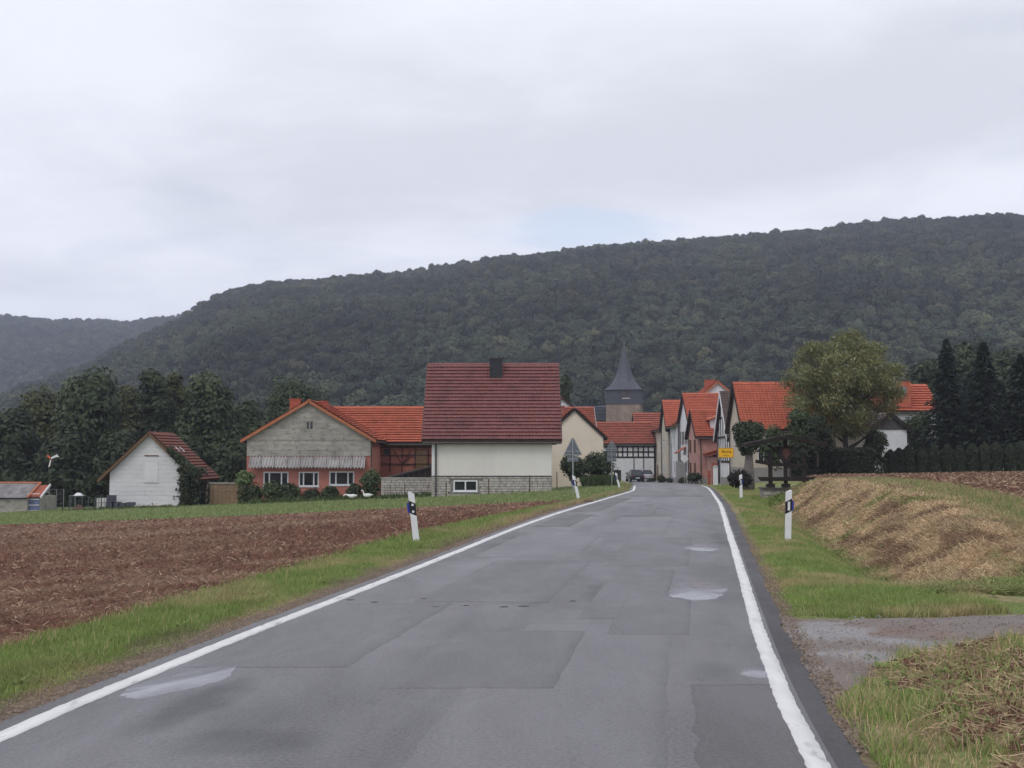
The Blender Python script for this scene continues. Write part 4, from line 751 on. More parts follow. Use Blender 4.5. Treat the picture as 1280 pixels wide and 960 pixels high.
for k, (rr, q) in enumerate(prof):
    sq = max(0, 1-q*3.2); ring = []
    for j in range(16):
        a = 2*math.pi*(j+.0)/16+math.pi/4; c, s = math.cos(a), math.sin(a); kk = 1/max(abs(c), abs(s)); oc = 1/max(abs(math.cos((a+math.pi/8) % (math.pi/4)-math.pi/8)), .5); r_ = rr*bw/2*(sq*kk+(1-sq)*oc*1.02); ring.append((c*r_, s*r_, zl+q*hs))
    rings.append(ring)
for ring in rings: mb.v += ring
for k in range(len(rings)-1):
    for j in range(16): mb.f.append((k*16+j, k*16+(j+1) % 16, (k+1)*16+(j+1) % 16, (k+1)*16+j))
mb.f.append(tuple(range(15, -1, -1))); sp = mb.build('spire', m_slate, T)
fb = MB().tube([(0, 0, zt-.3), (0, 0, zt+.9)], [.09, .04], 6); fb.tube([(0, 0, zt+.15), (0, 0, zt+.28), (0, 0, zt+.42)], [.05, .2, .05], 8); fb.bar((-.32, 0, zt+.72), (.32, 0, zt+.72), .05); fb.build('finial', m_zinc, sp)
db = MB().box(-1.55, -1.1, -.3, .3, zl+hs*.52, zl+hs*.52+.5); db.build('dormer', m_slate, sp)
T = house('church_nave', 'dark slate roofed nave left of the stone church tower', (X(738, 184), 186, -2.2), 6.2, 7, H(527, 184)+2.2, H(509, 184)-H(527, 184), 'x', m_sandstone, m_slate, 10, .35, ove=.2, ovg=.1, gutter=False, cat='church')

# ---- right hand row of village houses (gables on the street, eaves towards the field)
def dress(T, w_, dep, hw):
    downpipe(T, -w_/2+.25, -dep/2-.08, -.4, hw-.05); MB().tube([(-w_/2-.09, dep/2-.5, -.4), (-w_/2-.09, dep/2-.5, hw)], [.05, .05], 7).build('downpipe', m_zinc_dark, T)
    for sd_ in ('front', 'left'):
        fl = (w_ if sd_ == 'front' else dep)/2-(.002 if sd_ == 'left' else 0); MB().mbox(fmap(sd_, w_, dep), -fl, fl, -.6, .55, 0, .035).build('plinth', m_grey, T)
def row_house(name, label, px_corner, D, dep, w_, y_ridge, y_eave, wall, tmat, rows, zb=None, op=None, rz=0, verge=m_wood_dark, **k):
    xc = X(px_corner, D); zb = Zs(min(xc, float(xr(D))+.3), D) if zb is None else zb; hw = H(y_eave, D)+.2-zb; rise = H(y_ridge, D+dep/2)-.2-zb-hw
    T = house(name, label, (xc+w_/2, D+dep/2, zb), w_, dep, hw, rise, 'x', wall, tmat, rows, .28, rz=rz, ove=.3, ovg=.28, op=op, verge=verge, **k); dress(T, w_, dep, hw); return T, xc, zb, hw, rise
def win_row(T, w_, dep, side, cols, zs_, wd=1.05, ht=1.35, shutters=None, **k):
    mp = fmap(side, w_, dep)
    for z0 in zs_:
        for c in cols:
            window(T, mp, c-wd/2, c+wd/2, z0, z0+ht, mull=(.5,), trans=(.66,), inset=-.07, fw=.045, **k)
            if shutters:
                for a in (c-wd/2-.5, c+wd/2+.04): MB().mbox(mp, a, a+.46, z0-.03, z0+ht+.03, .0, .05).build('shutter', shutters, T)
def gable_front(name, label, px_left, D, w_, dep, y_eave, y_ridge, wall, tmat, rows, **k):
    xc = X(px_left, D); zb = Zs(xc-.5, D); hw = H(y_eave, D)-zb; rise = H(y_ridge, D)-zb-hw
    T = house(name, label, (xc+w_/2, D+dep/2, zb), w_, dep, hw, rise, 'y', wall, tmat, rows, .28, ove=.5, ovg=.3, verge=m_wood_brown, **k); dress(T, w_, dep, hw); return T, xc, zb, hw, rise
# beige stone house, furthest
T, xc, zb, hw, rise = gable_front('beige_house', 'beige stone house with tall side windows at the far end of the right-hand row', 826, 146, 7.5, 8.5, 536, 513, m_grey, m_orange3, 14)
mb = MB(); mp = fmap('left', 7.5, 8.5); MB().mbox(mp, -4.2, 4.2, -.3, hw-.05, 0, .06).build('stone_facing', m_cream, T); win_row(T, 7.5, 8.5, 'left', (-2.6, 0, 2.6), (1.0, 3.7), .9, 1.4); door(T, lambda s, z, o: mp(s, z, o+.2), 1.0, 1.9, 0, 2.0, m_wood_brown)
T, xc, zb, hw, rise = row_house('cream_row_house', 'narrow cream house with tall red roof between beige and white houses', 834.5, 138, 5.6, 8, 501, 538, m_cream, m_orange2, 14)
win_row(T, 8, 5.6, 'left', (-1.3, 1.2), (1.0, 3.6), .8, 1.3)
T, xc, zb, hw, rise = gable_front('white_lower_house', 'white house with rising verge and tall windows below the big orange roof', 845, 132.2, 6, 5.2, 531, 508, m_white, m_orange2, 10)
win_row(T, 6, 5.2, 'left', (-1.3, 1.2), (1.1, 4.0), .8, 1.4); win_row(T, 6, 5.2, 'front', (-2.3, -1.2), (1.1, 3.9), .6, 1.5, fm=m_grey); MB().mbox(fmap('front', 6, 5.2), -2.9, -1.9, 0, 2.1, .0, .08).build('door', m_zinc_dark, T)
T, xc, zb, hw, rise = row_house('tall_white_house', 'tall white rendered house under broad orange roof in the village street', 862, 124, 7.2, 9, 492, 527, m_white, m_orange2, 17)
win_row(T, 9, 7.2, 'left', (-2.0, .2, 2.2), (1.2, 4.3), .9, 1.4, shutters=m_zinc_dark); MB().hexa([(-5.6, -1.2, 3.2), (-4.5, -1.2, 3.9), (-4.5, 1.0, 3.9), (-5.6, 1.0, 3.2), (-5.6, -1.2, 3.3), (-4.5, -1.2, 4.0), (-4.5, 1.0, 4.0), (-5.6, 1.0, 3.3)]).build('porch_roof', m_orange3, T)
MB().mbox(fmap('left', 9, 7.2), -1.1, .9, 0, 2.3, 0, .9).build('porch', m_grey, T)
T, xc, zb, hw, rise = row_house('pink_house', 'small pink rendered house with orange roof and porch in front of the tall white house', 873, 104, 6.4, 7, 512, 548, m_pink, m_orange, 15, rz=R(-1))
win_row(T, 7, 6.4, 'left', (-1.6, 1.4), (.7, 2.9), .8, 1.2, fm=m_wood_brown); mp = fmap('front', 7, 6.4)
c0 = -3.5; zz = hw
MB().box(c0+.8, c0+3.6, -5.2, -3.2, -.5, 2.5).build('porch', m_pink, T)
pr = MB().hexa([(c0+.5, -5.45, 2.5), (c0+3.8, -5.45, 3.5), (c0+3.8, -3.2, 3.7), (c0+.5, -3.2, 2.7), (c0+.5, -5.45, 2.62), (c0+3.8, -5.45, 3.62), (c0+3.8, -3.2, 3.82), (c0+.5, -3.2, 2.82)]).build('porch_roof', m_orange3, T)
tb = MB(); tile_plane(tb, (c0+.5, -5.45, 2.64), (0, 1, 0), Vector((3.3, 0, 1)).normalized(), Vector((-1, 0, 3.3)).normalized(), 2.2, 3.4, 8, .28); q = tb.build('roof_tiles', m_orange3, pr); q['kind'] = 'stuff'
MB().box(c0+1.3, c0+3.0, -2.6, -.9, hw+.4, hw+1.75).build('dormer', m_white, T)
dr_ = MB().hexa([(c0+1.0, -2.9, hw+1.5), (c0+3.4, -2.9, hw+2.2), (c0+3.4, -.6, hw+2.3), (c0+1.0, -.6, hw+1.6), (c0+1.0, -2.9, hw+1.62), (c0+3.4, -2.9, hw+2.32), (c0+3.4, -.6, hw+2.42), (c0+1.0, -.6, hw+1.72)]).build('dormer_roof', m_orange2, T)
MB().box(c0+2.2, c0+2.9, -2.66, -2.605, hw+.6, hw+1.5).build('window', m_glass, T)
MB().box(c0+.95, c0+1.75, -5.28, -5.205, -.3, 1.9).build('door', m_chimney_red, T)
MB().box(c0+2.2, c0+3.1, -5.27, -5.205, .9, 2.0).build('window', m_glass, T)
T, xc, zb, hw, rise = row_house('white_timbered_house', 'white timbered gable house with grey brown roof behind the yellow sign', 911.5, 95, 5.6, 6, 490.5, 549, m_white, m_greybrown_tile, 20, verge=m_whiteframe)
mp = fmap('left', 6, 5.6)
for s_ in (-1.9, -1.0, 0, 1.0, 1.9): MB().mbox(mp, s_-.07, s_+.07, 1.9, hw+rise*(1-abs(s_)/2.8)-.1, 0, .05).build('beam', m_wood_dark, T)
for z_ in (1.9, hw, hw+1.7): MB().mbox(mp, -2.7+max(0, z_-hw)*.72, 2.7-max(0, z_-hw)*.72, z_-.08, z_+.08, 0, .055).build('beam', m_wood_dark, T)
win_row(T, 6, 5.6, 'left', (-.5, .5), (2.35,), .55, 1.0); win_row(T, 6, 5.6, 'front', (-2.2, -1.0), (.9,), .7, 1.2); door(T, lambda s, z, o: mp(s, z, o+.17), -2.4, -1.5, 0, 2.0, m_blackboard)
# distant gable with big orange chimney
D = 150; T = house('chimney_house', 'distant white gable with wide orange chimney above the orange roof', (X(897, D), D+3, -1.6), 6.2, 6.5, H(503, D)+1.6, H(478.5, D)-H(503, D), 'y', m_white, m_orange2, 12, .3, ove=.4, ovg=.3, verge=m_verge_orange)
zb = -1.6; chimney(T, X(891, D)-X(897, D)-.1, -1.5, H(492, D)-zb-.6, H(474, D)-zb, 1.35, .8, m_chimney_red, 2)
# big red roofed house behind the bushes
T, xc, zb, hw, rise = row_house('red_roofed_house', 'pale beige house with broad red roof behind the dark bushes and willow', 930, 88, 6.0, 9.4, 479, 538, m_cream, m_orange2, 20, zb=.0)
win_row(T, 9.4, 6.0, 'front', (-3.2, -1.0, 1.5), (1.0,), .9, 1.1); win_row(T, 9.4, 6.0, 'left', (-.8, .8), (2.4,), .7, 1.0)
# white outbuilding and house right of the willow
D = 93; zb = .75; a0, a1 = X(1030, D), X(1088, D); T = house('white_outbuilding', 'low white outbuilding with dark roof seen under the willow branches', ((a0+a1)/2, D+2.5, zb), a1-a0, 5, H(538, D)-zb, .5, 'x', m_white, m_greybrown_tile, 6, .3, ove=.25, ovg=.2, op={'front': [(-.2, 1.6, .2, 1.55)]})
window(T, fmap('front', a1-a0, 5), -.2, 1.6, .2, 1.55, mull=(.33, .66))
D = 97; a0, a1 = X(1103, D), X(1131, D); w_ = a1-a0+.9; T = house('white_garage', 'white garage with dark boarded gable and grey door right of the willow', ((a0+a1)/2-.3, D+2.5, zb), w_, 5, H(537, D)-zb, H(519, D)-H(537, D), 'y', m_white, m_greybrown_tile, 8, .3, ove=.4, ovg=.3, cat='garage', verge=m_wood_dark)
hw = H(537, D)-zb; rise = H(519, D)-H(537, D); mp = fmap('front', w_, 5)
for i in range(7):
    s0 = -w_/2+w_*i/7; s1 = s0+w_/7; q = lambda s: hw+rise*max(0, 1-abs(s)/(w_/2))-.06
    MB().mprism(mp, [(s0+.01, hw-.02), (s1-.01, hw-.02), (s1-.01, max(q(s1), hw-.01)), (s0+.01, max(q(s0), hw-.01))], 0, .05).build('board', m_zinc_dark, T)
MB().mbox(mp, -.55, .55, 0, 1.0, 0, .05).build('door', m_grey, T)
D = 108; zb = .7; a0, a1 = X(1095, D), X(1172, D); w_ = a1-a0; c_ = (a0+a1)/2; dep = 7; hw = H(516, D)+.2-zb; rise = H(481, D+3.5)-.2-zb-hw
T = house('dormer_house', 'white house with red roof and red clad dormer by the spruces', (c_, D+dep/2, zb), w_, dep, hw, rise, 'x', m_white, m_orange2, 11, .3, ove=.35, ovg=.25)
d0, d1 = X(1119, D)-c_, X(1139, D)-c_; MB().box(d0, d1, -dep/2-.1, -.2, H(509, D)-zb, H(476, D)-zb).build('dormer', m_orange2, T); MB().box(d0-.1, d1+.1, -dep/2-.2, 0, H(476, D)-zb, H(475, D)-zb+.05).build('dormer_roof', m_zinc_dark, T)
ds = MB().tube([(d0+.75, -dep/2-.35, H(488, D)-zb), (d0+.75, -dep/2-.28, H(488, D)-zb)], [.35, .25], 14); ds.bar((d0+.75, -dep/2-.3, H(488, D)-zb), (d0+.75, -dep/2-.08, H(490, D)-zb), .05); ds.build('satellite_dish', m_zinc, T)

# ---------------------------------------------------------------- vegetation
def unit(n):
    v = rng.normal(size=(n, 3)); return v/np.linalg.norm(v, axis=1)[:, None]
def leaf_quads(c, nrm, size, asp=.6, tdir=None):
    n = len(c); t = unit(n) if tdir is None else tdir; t = t-nrm*np.sum(t*nrm, 1)[:, None]; t /= np.linalg.norm(t, axis=1)[:, None]+1e-9; b = np.cross(nrm, t); s = size[:, None]
    P = np.stack([c-t*s, c+b*s*asp-t*s*.1, c+t*s, c-b*s*asp-t*s*.1], 1); return P.reshape(-1, 3), np.arange(n*4).reshape(-1, 4)
def crown_mesh(n, shape, nclump, cr, size, colA, colB, seed, droop=0., asp=.6, floor=None):
    """leaves on the shells of overlapping lobes, with small sprays; shape(k) gives lobe centres"""
    global rng; keep = rng; rng = np.random.default_rng(seed); C = shape(nclump); cc = rng.random(nclump); r = cr*rng.uniform(.7, 1.35, nclump)
    i = rng.integers(0, nclump, n); d = unit(n); d[:, 2] = np.where(rng.random(n) < .75, np.abs(d[:, 2]), d[:, 2]); rad = rng.uniform(.62, 1.06, n)+.16*(vnoise(d[:, 0]*5+i*3.1, d[:, 1]*5+d[:, 2]*4, seed % 97)-.5)
    pos = C[i]+d*(r[i]*rad)[:, None]; nr = d*.9+unit(n)*.55+np.array([0, 0, .25]); nr /= np.linalg.norm(nr, axis=1)[:, None]
    V, Fc = leaf_quads(pos, nr, size*rng.uniform(.5, 1.3, n), asp); col = lerp(colA, colB, np.clip(cc[i]*.6+rng.normal(0, .16, n)+.2, 0, 1)); rng = keep
    return V, Fc, np.repeat(col, 4, 0)
def trunk_mesh(h, r0, nb, spread, seed, z_br=.35, lean=0., top=.85):
    rr = random.Random(seed); mb = MB(); k = 6; path = [(lean*h*(i/k)**2+rr.uniform(-.04, .04)*h*.15, rr.uniform(-.04, .04)*h*.15, -.3+(h*top+.3)*i/k) for i in range(k+1)]; path[0] = (0, 0, -.3)
    mb.tube(path, [r0*(1.25 if i == 0 else 1-.85*i/k) for i in range(k+1)], 8)
    for j in range(nb):
        t = z_br+(top-z_br-.08)*(j+rr.random()*.6)/nb; i = min(k-1, int(t/top*k)); p = Vector(path[i]).lerp(Vector(path[i+1]), t/top*k-i); a = rr.uniform(0, 6.28)+j*2.4; L_ = spread*rr.uniform(.55, 1.)*(1-.4*t)
        q = p+Vector((math.cos(a)*L_*.5, math.sin(a)*L_*.5, L_*.30)); e_ = p+Vector((math.cos(a)*L_, math.sin(a)*L_, L_*.75)); rb = r0*(1-.8*t)*.5; mb.tube([p, q, e_], [rb, rb*.65, rb*.2], 6)
        for m_ in range(2): e2 = q+Vector((rr.uniform(-1, 1), rr.uniform(-1, 1), rr.uniform(.4, 1)))*L_*.5; mb.tube([q, q.lerp(e2, .5), e2], [rb*.5, rb*.35, rb*.12], 5)
    return mb
def ell(rx, ry, rz_, zc, bias=.45, taper=0.):
    def f(k):
        d = unit(k); q = rng.random(k)**bias; p = d*q[:, None]*np.array([rx, ry, rz_]); tt_ = p[:, 2]/rz_; p[:, :2] *= (1-taper*tt_)[:, None]; p[:, 2] += zc; return p
    return f
DK1, DK2 = np.array([.026, .040, .019]), np.array([.082, .105, .052])
def tree(name, label, px, D, ytop, width_px, c1, c2, n, seed, group=None, zb=None, r0=.22, base_frac=.18, size=.155, taper=.1, cat='tree', nclump=60, ybase=None):
    x = X(px, D); zb = Zs(x, min(D, 160)) if zb is None else zb; h = H(ytop, D)-zb; rw = width_px/F*D/2; T = thing(name, label, cat, (x, D, zb), 0, group)
    tk = trunk_mesh(h, r0, 9, rw*.9, seed).build('trunk', m_bark, T, True); zc = h*(1+base_frac)/2; rzc = h*(1-base_frac)/2
    cr_ = rw*.44; V, Fc, c = crown_mesh(n, ell(rw-cr_*.9, rw-cr_*.9, rzc-cr_*.9, zc, .4, taper), nclump, cr_, size, c1, c2, seed)
    for ax_ in (0, 1): V[:, ax_] *= rw/np.percentile(np.abs(V[:, ax_]), 99)
    lo_, hi_ = np.percentile(V[:, 2], .5), np.percentile(V[:, 2], 99.7); V[:, 2] = h*base_frac+(V[:, 2]-lo_)*(h*(1-base_frac))/(hi_-lo_); np_mesh('crown', V, Fc, m_leaf, c, T); return T
gl = 'trees behind the white barn'
LT = [(14, 104, 514, 80, 0, 'dark low tree at the left edge of the photo'), (52, 112, 488, 82, 2, 'olive brown tree left of the tall round topped tree'), (116, 103, 466, 80, 1, 'tall round topped tree left of the barn roof'), (162, 116, 486, 46, 2, 'olive tree in the gap behind the tall round tree'),
      (190, 106, 465, 50, 0, 'narrow dark tree with domed top directly above the barn ridge'), (218, 110, 470, 48, 2, 'pale green tree squeezed between two darker trees'), (262, 102, 468, 76, 1, 'large dark tree right of the barn ridge'), (308, 106, 505, 54, 1, 'shorter green tree nearest the red house'),
      (85, 100, 540, 76, 0, 'low dark tree under the tall round tree'), (150, 98, 540, 56, 0, 'low dark tree close behind the barn left slope'), (230, 97, 545, 50, 0, 'low dark tree close behind the barn right slope'), (290, 97, 552, 44, 0, 'low dark tree beside the tan board fence')]
PAL = [(DK1*.9, DK2*.8), (DK1*1.0, DK2*1.25), (np.array([.05, .058, .022]), np.array([.105, .11, .045]))]
for i, (px_, D, yt, wp, pl, lb) in enumerate(LT): tree('broadleaf_tree', lb, px_, D, yt, wp, *PAL[pl], 17000 if i < 8 else 8000, 100+i, gl, base_frac=.06 if i < 8 else .02, size=.2)
tree('broadleaf_tree', 'broad green tree behind the red house chimneys', 373, 118, 473, 88, DK1*1.1, DK2*1.2, 16000, 131, base_frac=.2)
tree('broadleaf_tree', 'dark narrow tree behind the right edge of the maroon roof', 704, 135, 470, 26, DK1*.8, DK2*.8, 2600, 132, size=.25)
# undergrowth below the tree row: one mass
n = 9000; px_ = rng.uniform(-60, 335, n); D_ = rng.uniform(96, 108, n); hgt = 2.6*fbm(px_*.03, D_*.3, 7)+1.0; pos = np.stack([X(px_, D_), D_, Z(X(px_, D_), D_)+hgt*rng.random(n)**.6*1.2], -1)
V, Fc = leaf_quads(pos, (lambda q: q/np.linalg.norm(q, axis=1)[:, None])(unit(n)+np.array([0, -.4, .5])), rng.uniform(.16, .4, n)); o = np_mesh('undergrowth', V, Fc, m_leaf, np.repeat(lerp(DK1*.8, DK2*.8, fbm(px_*.08, D_*.3, 9)), 4, 0)); o['kind'] = 'stuff'
# trees behind the right-hand houses
for i, (px_, D, yt, wp, lb) in enumerate([(1165, 135, 452, 60, 'dark broadleaf tree left behind the tallest spruce'), (1212, 140, 428, 74, 'broad dark tree rising behind the two spruces'), (1262, 132, 436, 74, 'dark broadleaf tree at the right edge of the photo'), (1300, 120, 470, 80, 'low dark broadleaf tree cut by the right edge')]):
    tree('broadleaf_tree', lb, px_, D, yt, wp, DK1*.9, DK2*1.0, 9000, 140+i, 'trees behind the spruces', zb=.7, base_frac=.1, size=.26)
def spruce(label, px, D, ytop, wp, seed, group, zb=.75):
    x = X(px, D); h = H(ytop, D)-zb; rb = wp/F*D/2; T = thing('spruce_tree', label, 'tree', (x, D, zb), 0, group); rr = np.random.default_rng(seed)
    MB().tube([(0, 0, -.3), (0, 0, h*.5), (0, 0, h*.97)], [.2, .12, .02], 8).build('trunk', m_bark, T, True); nb = 300; P_, N_, T_, S_ = [], [], [], []
    for j in range(nb):
        q = (j+rr.random())/nb; z = h*(.03+.95*q); L_ = rb*(1-q)**.8*rr.uniform(.6, 1.12)+.12; a = j*2.39996+rr.uniform(-.3, .3); m_ = int(16+30*(1-q)); s = rr.uniform(.15, 1, m_)
        d = np.array([math.cos(a), math.sin(a)]); side = np.array([-d[1], d[0]]); off = rr.normal(0, .14, m_)*L_*s; p = np.stack([d[0]*L_*s+side[0]*off, d[1]*L_*s+side[1]*off, z-.28*L_*s+.12*L_*s**2-rr.random(m_)*.12], -1); P_.append(p)
        tn = np.stack([np.full(m_, d[0])+rr.normal(0, .4, m_), np.full(m_, d[1])+rr.normal(0, .4, m_), rr.uniform(-.9, -.2, m_)], -1); T_.append(tn/np.linalg.norm(tn, axis=1)[:, None]); nn_ = rr.normal(0, .35, (m_, 3))+np.array([d[0]*.3, d[1]*.3, .8]); N_.append(nn_/np.linalg.norm(nn_, axis=1)[:, None]); S_.append(rr.uniform(.13, .30, m_))
    P_, N_, T_, S_ = map(np.concatenate, (P_, N_, T_, S_)); V, Fc = leaf_quads(P_, N_, S_, .38, T_); cl = lerp(np.array([.012, .02, .014]), np.array([.032, .046, .028]), rr.random(len(P_))); np_mesh('crown', V, Fc, m_leaf, np.repeat(cl, 4, 0), T)
for i, (px_, D, yt, wp, lb) in enumerate([(1185, 96, 420, 84, 'tall dark spruce nearest the dormer house'), (1231, 94, 424, 88, 'second tall spruce, right of the one by the dormer house'), (1277, 92, 440, 80, 'spruce cut by the right edge of the photo'), (1208, 100, 478, 60, 'shorter spruce filling the gap between two tall spruces'), (1255, 99, 486, 64, 'shorter spruce near the right edge between two taller ones')]): spruce(lb, px_, D, yt, wp, 160+i, 'dark spruces on the right')
# willow
D = 84; zb = Zs(X(1056, D), D)-.1; T = thing('willow_tree', 'large olive green willow with wispy crown above the long hedge', 'tree', (X(1056, D), D, zb)); h = H(408, D)-zb; rw = 76/F*D
trunk_mesh(h, .26, 16, rw*.95, 171, .16, 0, .8).build('trunk', m_bark, T, True)
r2 = np.random.default_rng(172); n = 46000; ncl = 190; keep = rng; rng = r2; C = ell(rw*.88, rw*.88, h*.325, h*.625, .38, .02)(ncl); C[:, 0] += .0; rng = keep
i = r2.integers(0, ncl, n); dd = r2.normal(size=(n, 3)); dd /= np.linalg.norm(dd, axis=1)[:, None]; hang = r2.random(n)**1.5; out_ = C[i]/ (np.linalg.norm(C[i][:, :2], axis=1)[:, None]+.5); pos = C[i]+dd*r2.uniform(.3, 1.05, n)[:, None]*np.array([.85, .85, .6])+np.stack([out_[:, 0]*hang*.5, out_[:, 1]*hang*.4, -hang*.55], -1)
td = np.stack([out_[:, 0]*.5+.45+r2.normal(0, .45, n), out_[:, 1]*.5+r2.normal(0, .4, n), -.55+r2.normal(0, .5, n)], -1); td /= np.linalg.norm(td, axis=1)[:, None]; nr = r2.normal(size=(n, 3))+np.array([0, -.5, .6]); nr /= np.linalg.norm(nr, axis=1)[:, None]
V, Fc = leaf_quads(pos, nr, r2.uniform(.09, .2, n), .26, td); q = np.clip(r2.random(ncl)[i]*.7+r2.normal(.15, .2, n), 0, 1); cl = lerp(np.array([.10, .115, .038]), np.array([.25, .26, .11]), q); k = r2.random(n) < .07; cl[k] = np.array([.36, .37, .24]); k = r2.random(n) < .06; cl[k] = np.array([.2, .11, .045]); np_mesh('crown', V, Fc, m_leaf, np.repeat(cl, 4, 0), T)
def bush(name, label, px, D, ytop, ybase, wp, c1, c2, n, seed, group=None, cat='bush', size=.11, dep=None, stems=True, zb=None, taper=0., shape='ell'):
    x = X(px, D); zb = H(ybase, D) if zb is None else zb; h = H(ytop, D)-zb; rw = wp/F*D/2; T = thing(name, label, cat, (x, D, zb), 0, group)
    if stems:
        mb = MB(); r_ = random.Random(seed)
        for j in range(6): a = r_.uniform(0, 6.28); mb.tube([(0, 0, -.2), (math.cos(a)*rw*.25, math.sin(a)*rw*.25, h*.4), (math.cos(a)*rw*.6, math.sin(a)*rw*.6, h*.8)], [.04, .03, .01], 5)
        mb.build('stem', m_bark, T)
    cr_ = min(rw*.55, h*.45); V, Fc, c = crown_mesh(int(n*1.5), ell(max(.05, rw-cr_*.9), max(.05, (dep or rw)-cr_*.9), max(.05, h*.5-cr_*.9), h*.5, .45, taper), 22, cr_, size, c1, c2, seed); V[:, 2] = np.maximum(V[:, 2], -.1); np_mesh('foliage', V, Fc, m_leaf, c, T); return T
GB1, GB2 = np.array([.035, .055, .022]), np.array([.095, .125, .05]); gg = 'shrubs in the garden of the red house'
BU = [(307, 80.5, 590, 613, 22, 1.9, 'bright yellow green bush at the left corner of the red house'), (314, 79.5, 606, 641, 28, .75, 'rounded grey green bush below the yellow green one'), (345, 79.5, 600, 638, 32, 1.1, 'leafy green shrub under the left window'), (364, 79.2, 606, 636, 26, .9, 'brownish green shrub between left and middle window'), (391, 79.2, 613, 634, 24, .6, 'low dark bush under the middle window'),
      (414, 79.0, 608, 632, 24, .95, 'green bush left of the right window'), (444, 78.6, 606, 629, 18, .75, 'dark low bush beside the tall grassy shrub'), (464, 78.4, 586, 629, 24, 1.15, 'tall grassy upright shrub at the right corner of the red house')]
for i, (px_, D, yt, yb, wp, k, lb) in enumerate(BU): bush('garden_shrub', lb, px_, D, yt-3, yb, wp*1.22, GB1*k, GB2*k, 1500, 200+i, gg)
n = 5000; px_ = rng.uniform(300, 545, n); D_ = rng.uniform(77.5, 80, n)-(px_ > 470)*5.5; x = X(px_, D_); tri_blades('garden_plants', x, D_, rng.uniform(.15, .75, n)*(fbm(px_*.12, D_, 4)), rng.uniform(.05, .14, n), lerp(GB1*1.2, GB2*1.4, rng.random(n)))
bush('roadside_bush', 'dark rounded bush behind the larger triangular sign', 716, 88, 566, 606, 42, GB1*.55, GB2*.6, 2600, 220, 'bushes in front of the cream gable', size=.14)
bush('roadside_bush', 'dark spreading bush between the two triangular signs', 747, 90, 566, 605, 46, GB1*.55, GB2*.65, 2600, 221, 'bushes in front of the cream gable', size=.14, taper=.35)
n = 3500; px_ = rng.uniform(728, 772, n); D_ = rng.uniform(84, 89, n); x = X(px_, D_); tri_blades('tall_weeds', x, D_, rng.uniform(.3, 1.0, n), rng.uniform(.04, .1, n), lerp(GB1, GB2*.9, rng.random(n)))
# street planting
gs = 'bushes along the village street'
for i, (px_, D, yt, yb, wp, k, lb) in enumerate([(868, 100, 591.5, 604, 20, .5, 'clipped dark bush in front of the pink house'), (852, 108, 597, 605, 11, .8, 'small green bush left of the clipped dark bush'), (826, 128, 594, 604, 12, .6, 'reddish brown planter bush by the beige house'), (836, 124, 598, 604, 8, .55, 'tiny dark bush in front of the cream house'), (813, 138, 598, 604, 12, .5, 'dark flower tub bush at the end of the street')]):
    bush('street_bush', lb, px_, D, yt, yb, wp, GB1*k*(1 if i != 2 else np.array([2., .8, .8])), GB2*k, 700, 230+i, gs, size=.13, stems=False)
bush('garden_hedge', 'low dark hedge with reddish leaves behind the far right post', 925, 60, 590, 611, 34, np.array([.012, .012, .01]), np.array([.04, .032, .026]), 2200, 240, cat='hedge', size=.09, stems=False, zb=H(611, 60))
# dark tree beside the notice board, round bush, thuja, hedges
D = 63; T = thing('dark_leafy_tree', 'dark bushy tree with thick pale trunk left of the wooden shelter', 'tree', (X(935, D), D, -.35)); h = H(523, D)+.35; MB().tube([(0, 0, -.3), (0, 0, .9), (.05, 0, h*.6)], [.36, .30, .16], 12).build('trunk', M('pale_bark', (.10, .085, .075), (.17, .15, .135), rough=.95, scale=5, bump=.5), T, True)
V, Fc, c = crown_mesh(7000, ell(.55, .6, .75, h-1.15, .5, -.05), 40, .48, .11, DK1*.75, DK2*.8, 245); np_mesh('crown', V, Fc, m_leaf, c, T)
bush('round_bush', 'very dark shrub filling the space right behind the wooden shelter', 988, 66, 557, 584, 40, DK1*.5, DK2*.45, 4200, 252, size=.1, stems=True)
bush('round_bush', 'rounded mid green bush behind the wooden shelter', 967, 76, 530, 590, 42, GB1*.8, GB2*.75, 3000, 246, size=.12, stems=False)
bush('round_bush', 'light green bush left of the dark conical thuja', 1000, 80, 508, 585, 40, GB1*1.1, GB2*.8, 3400, 247, size=.13, stems=True)
T = bush('thuja_tree', 'dark conical thuja in front of the white outbuilding', 1021, 78, 512, 580, 36, DK1*.6, DK2*.5, 3800, 248, size=.12, taper=.75, cat='tree')
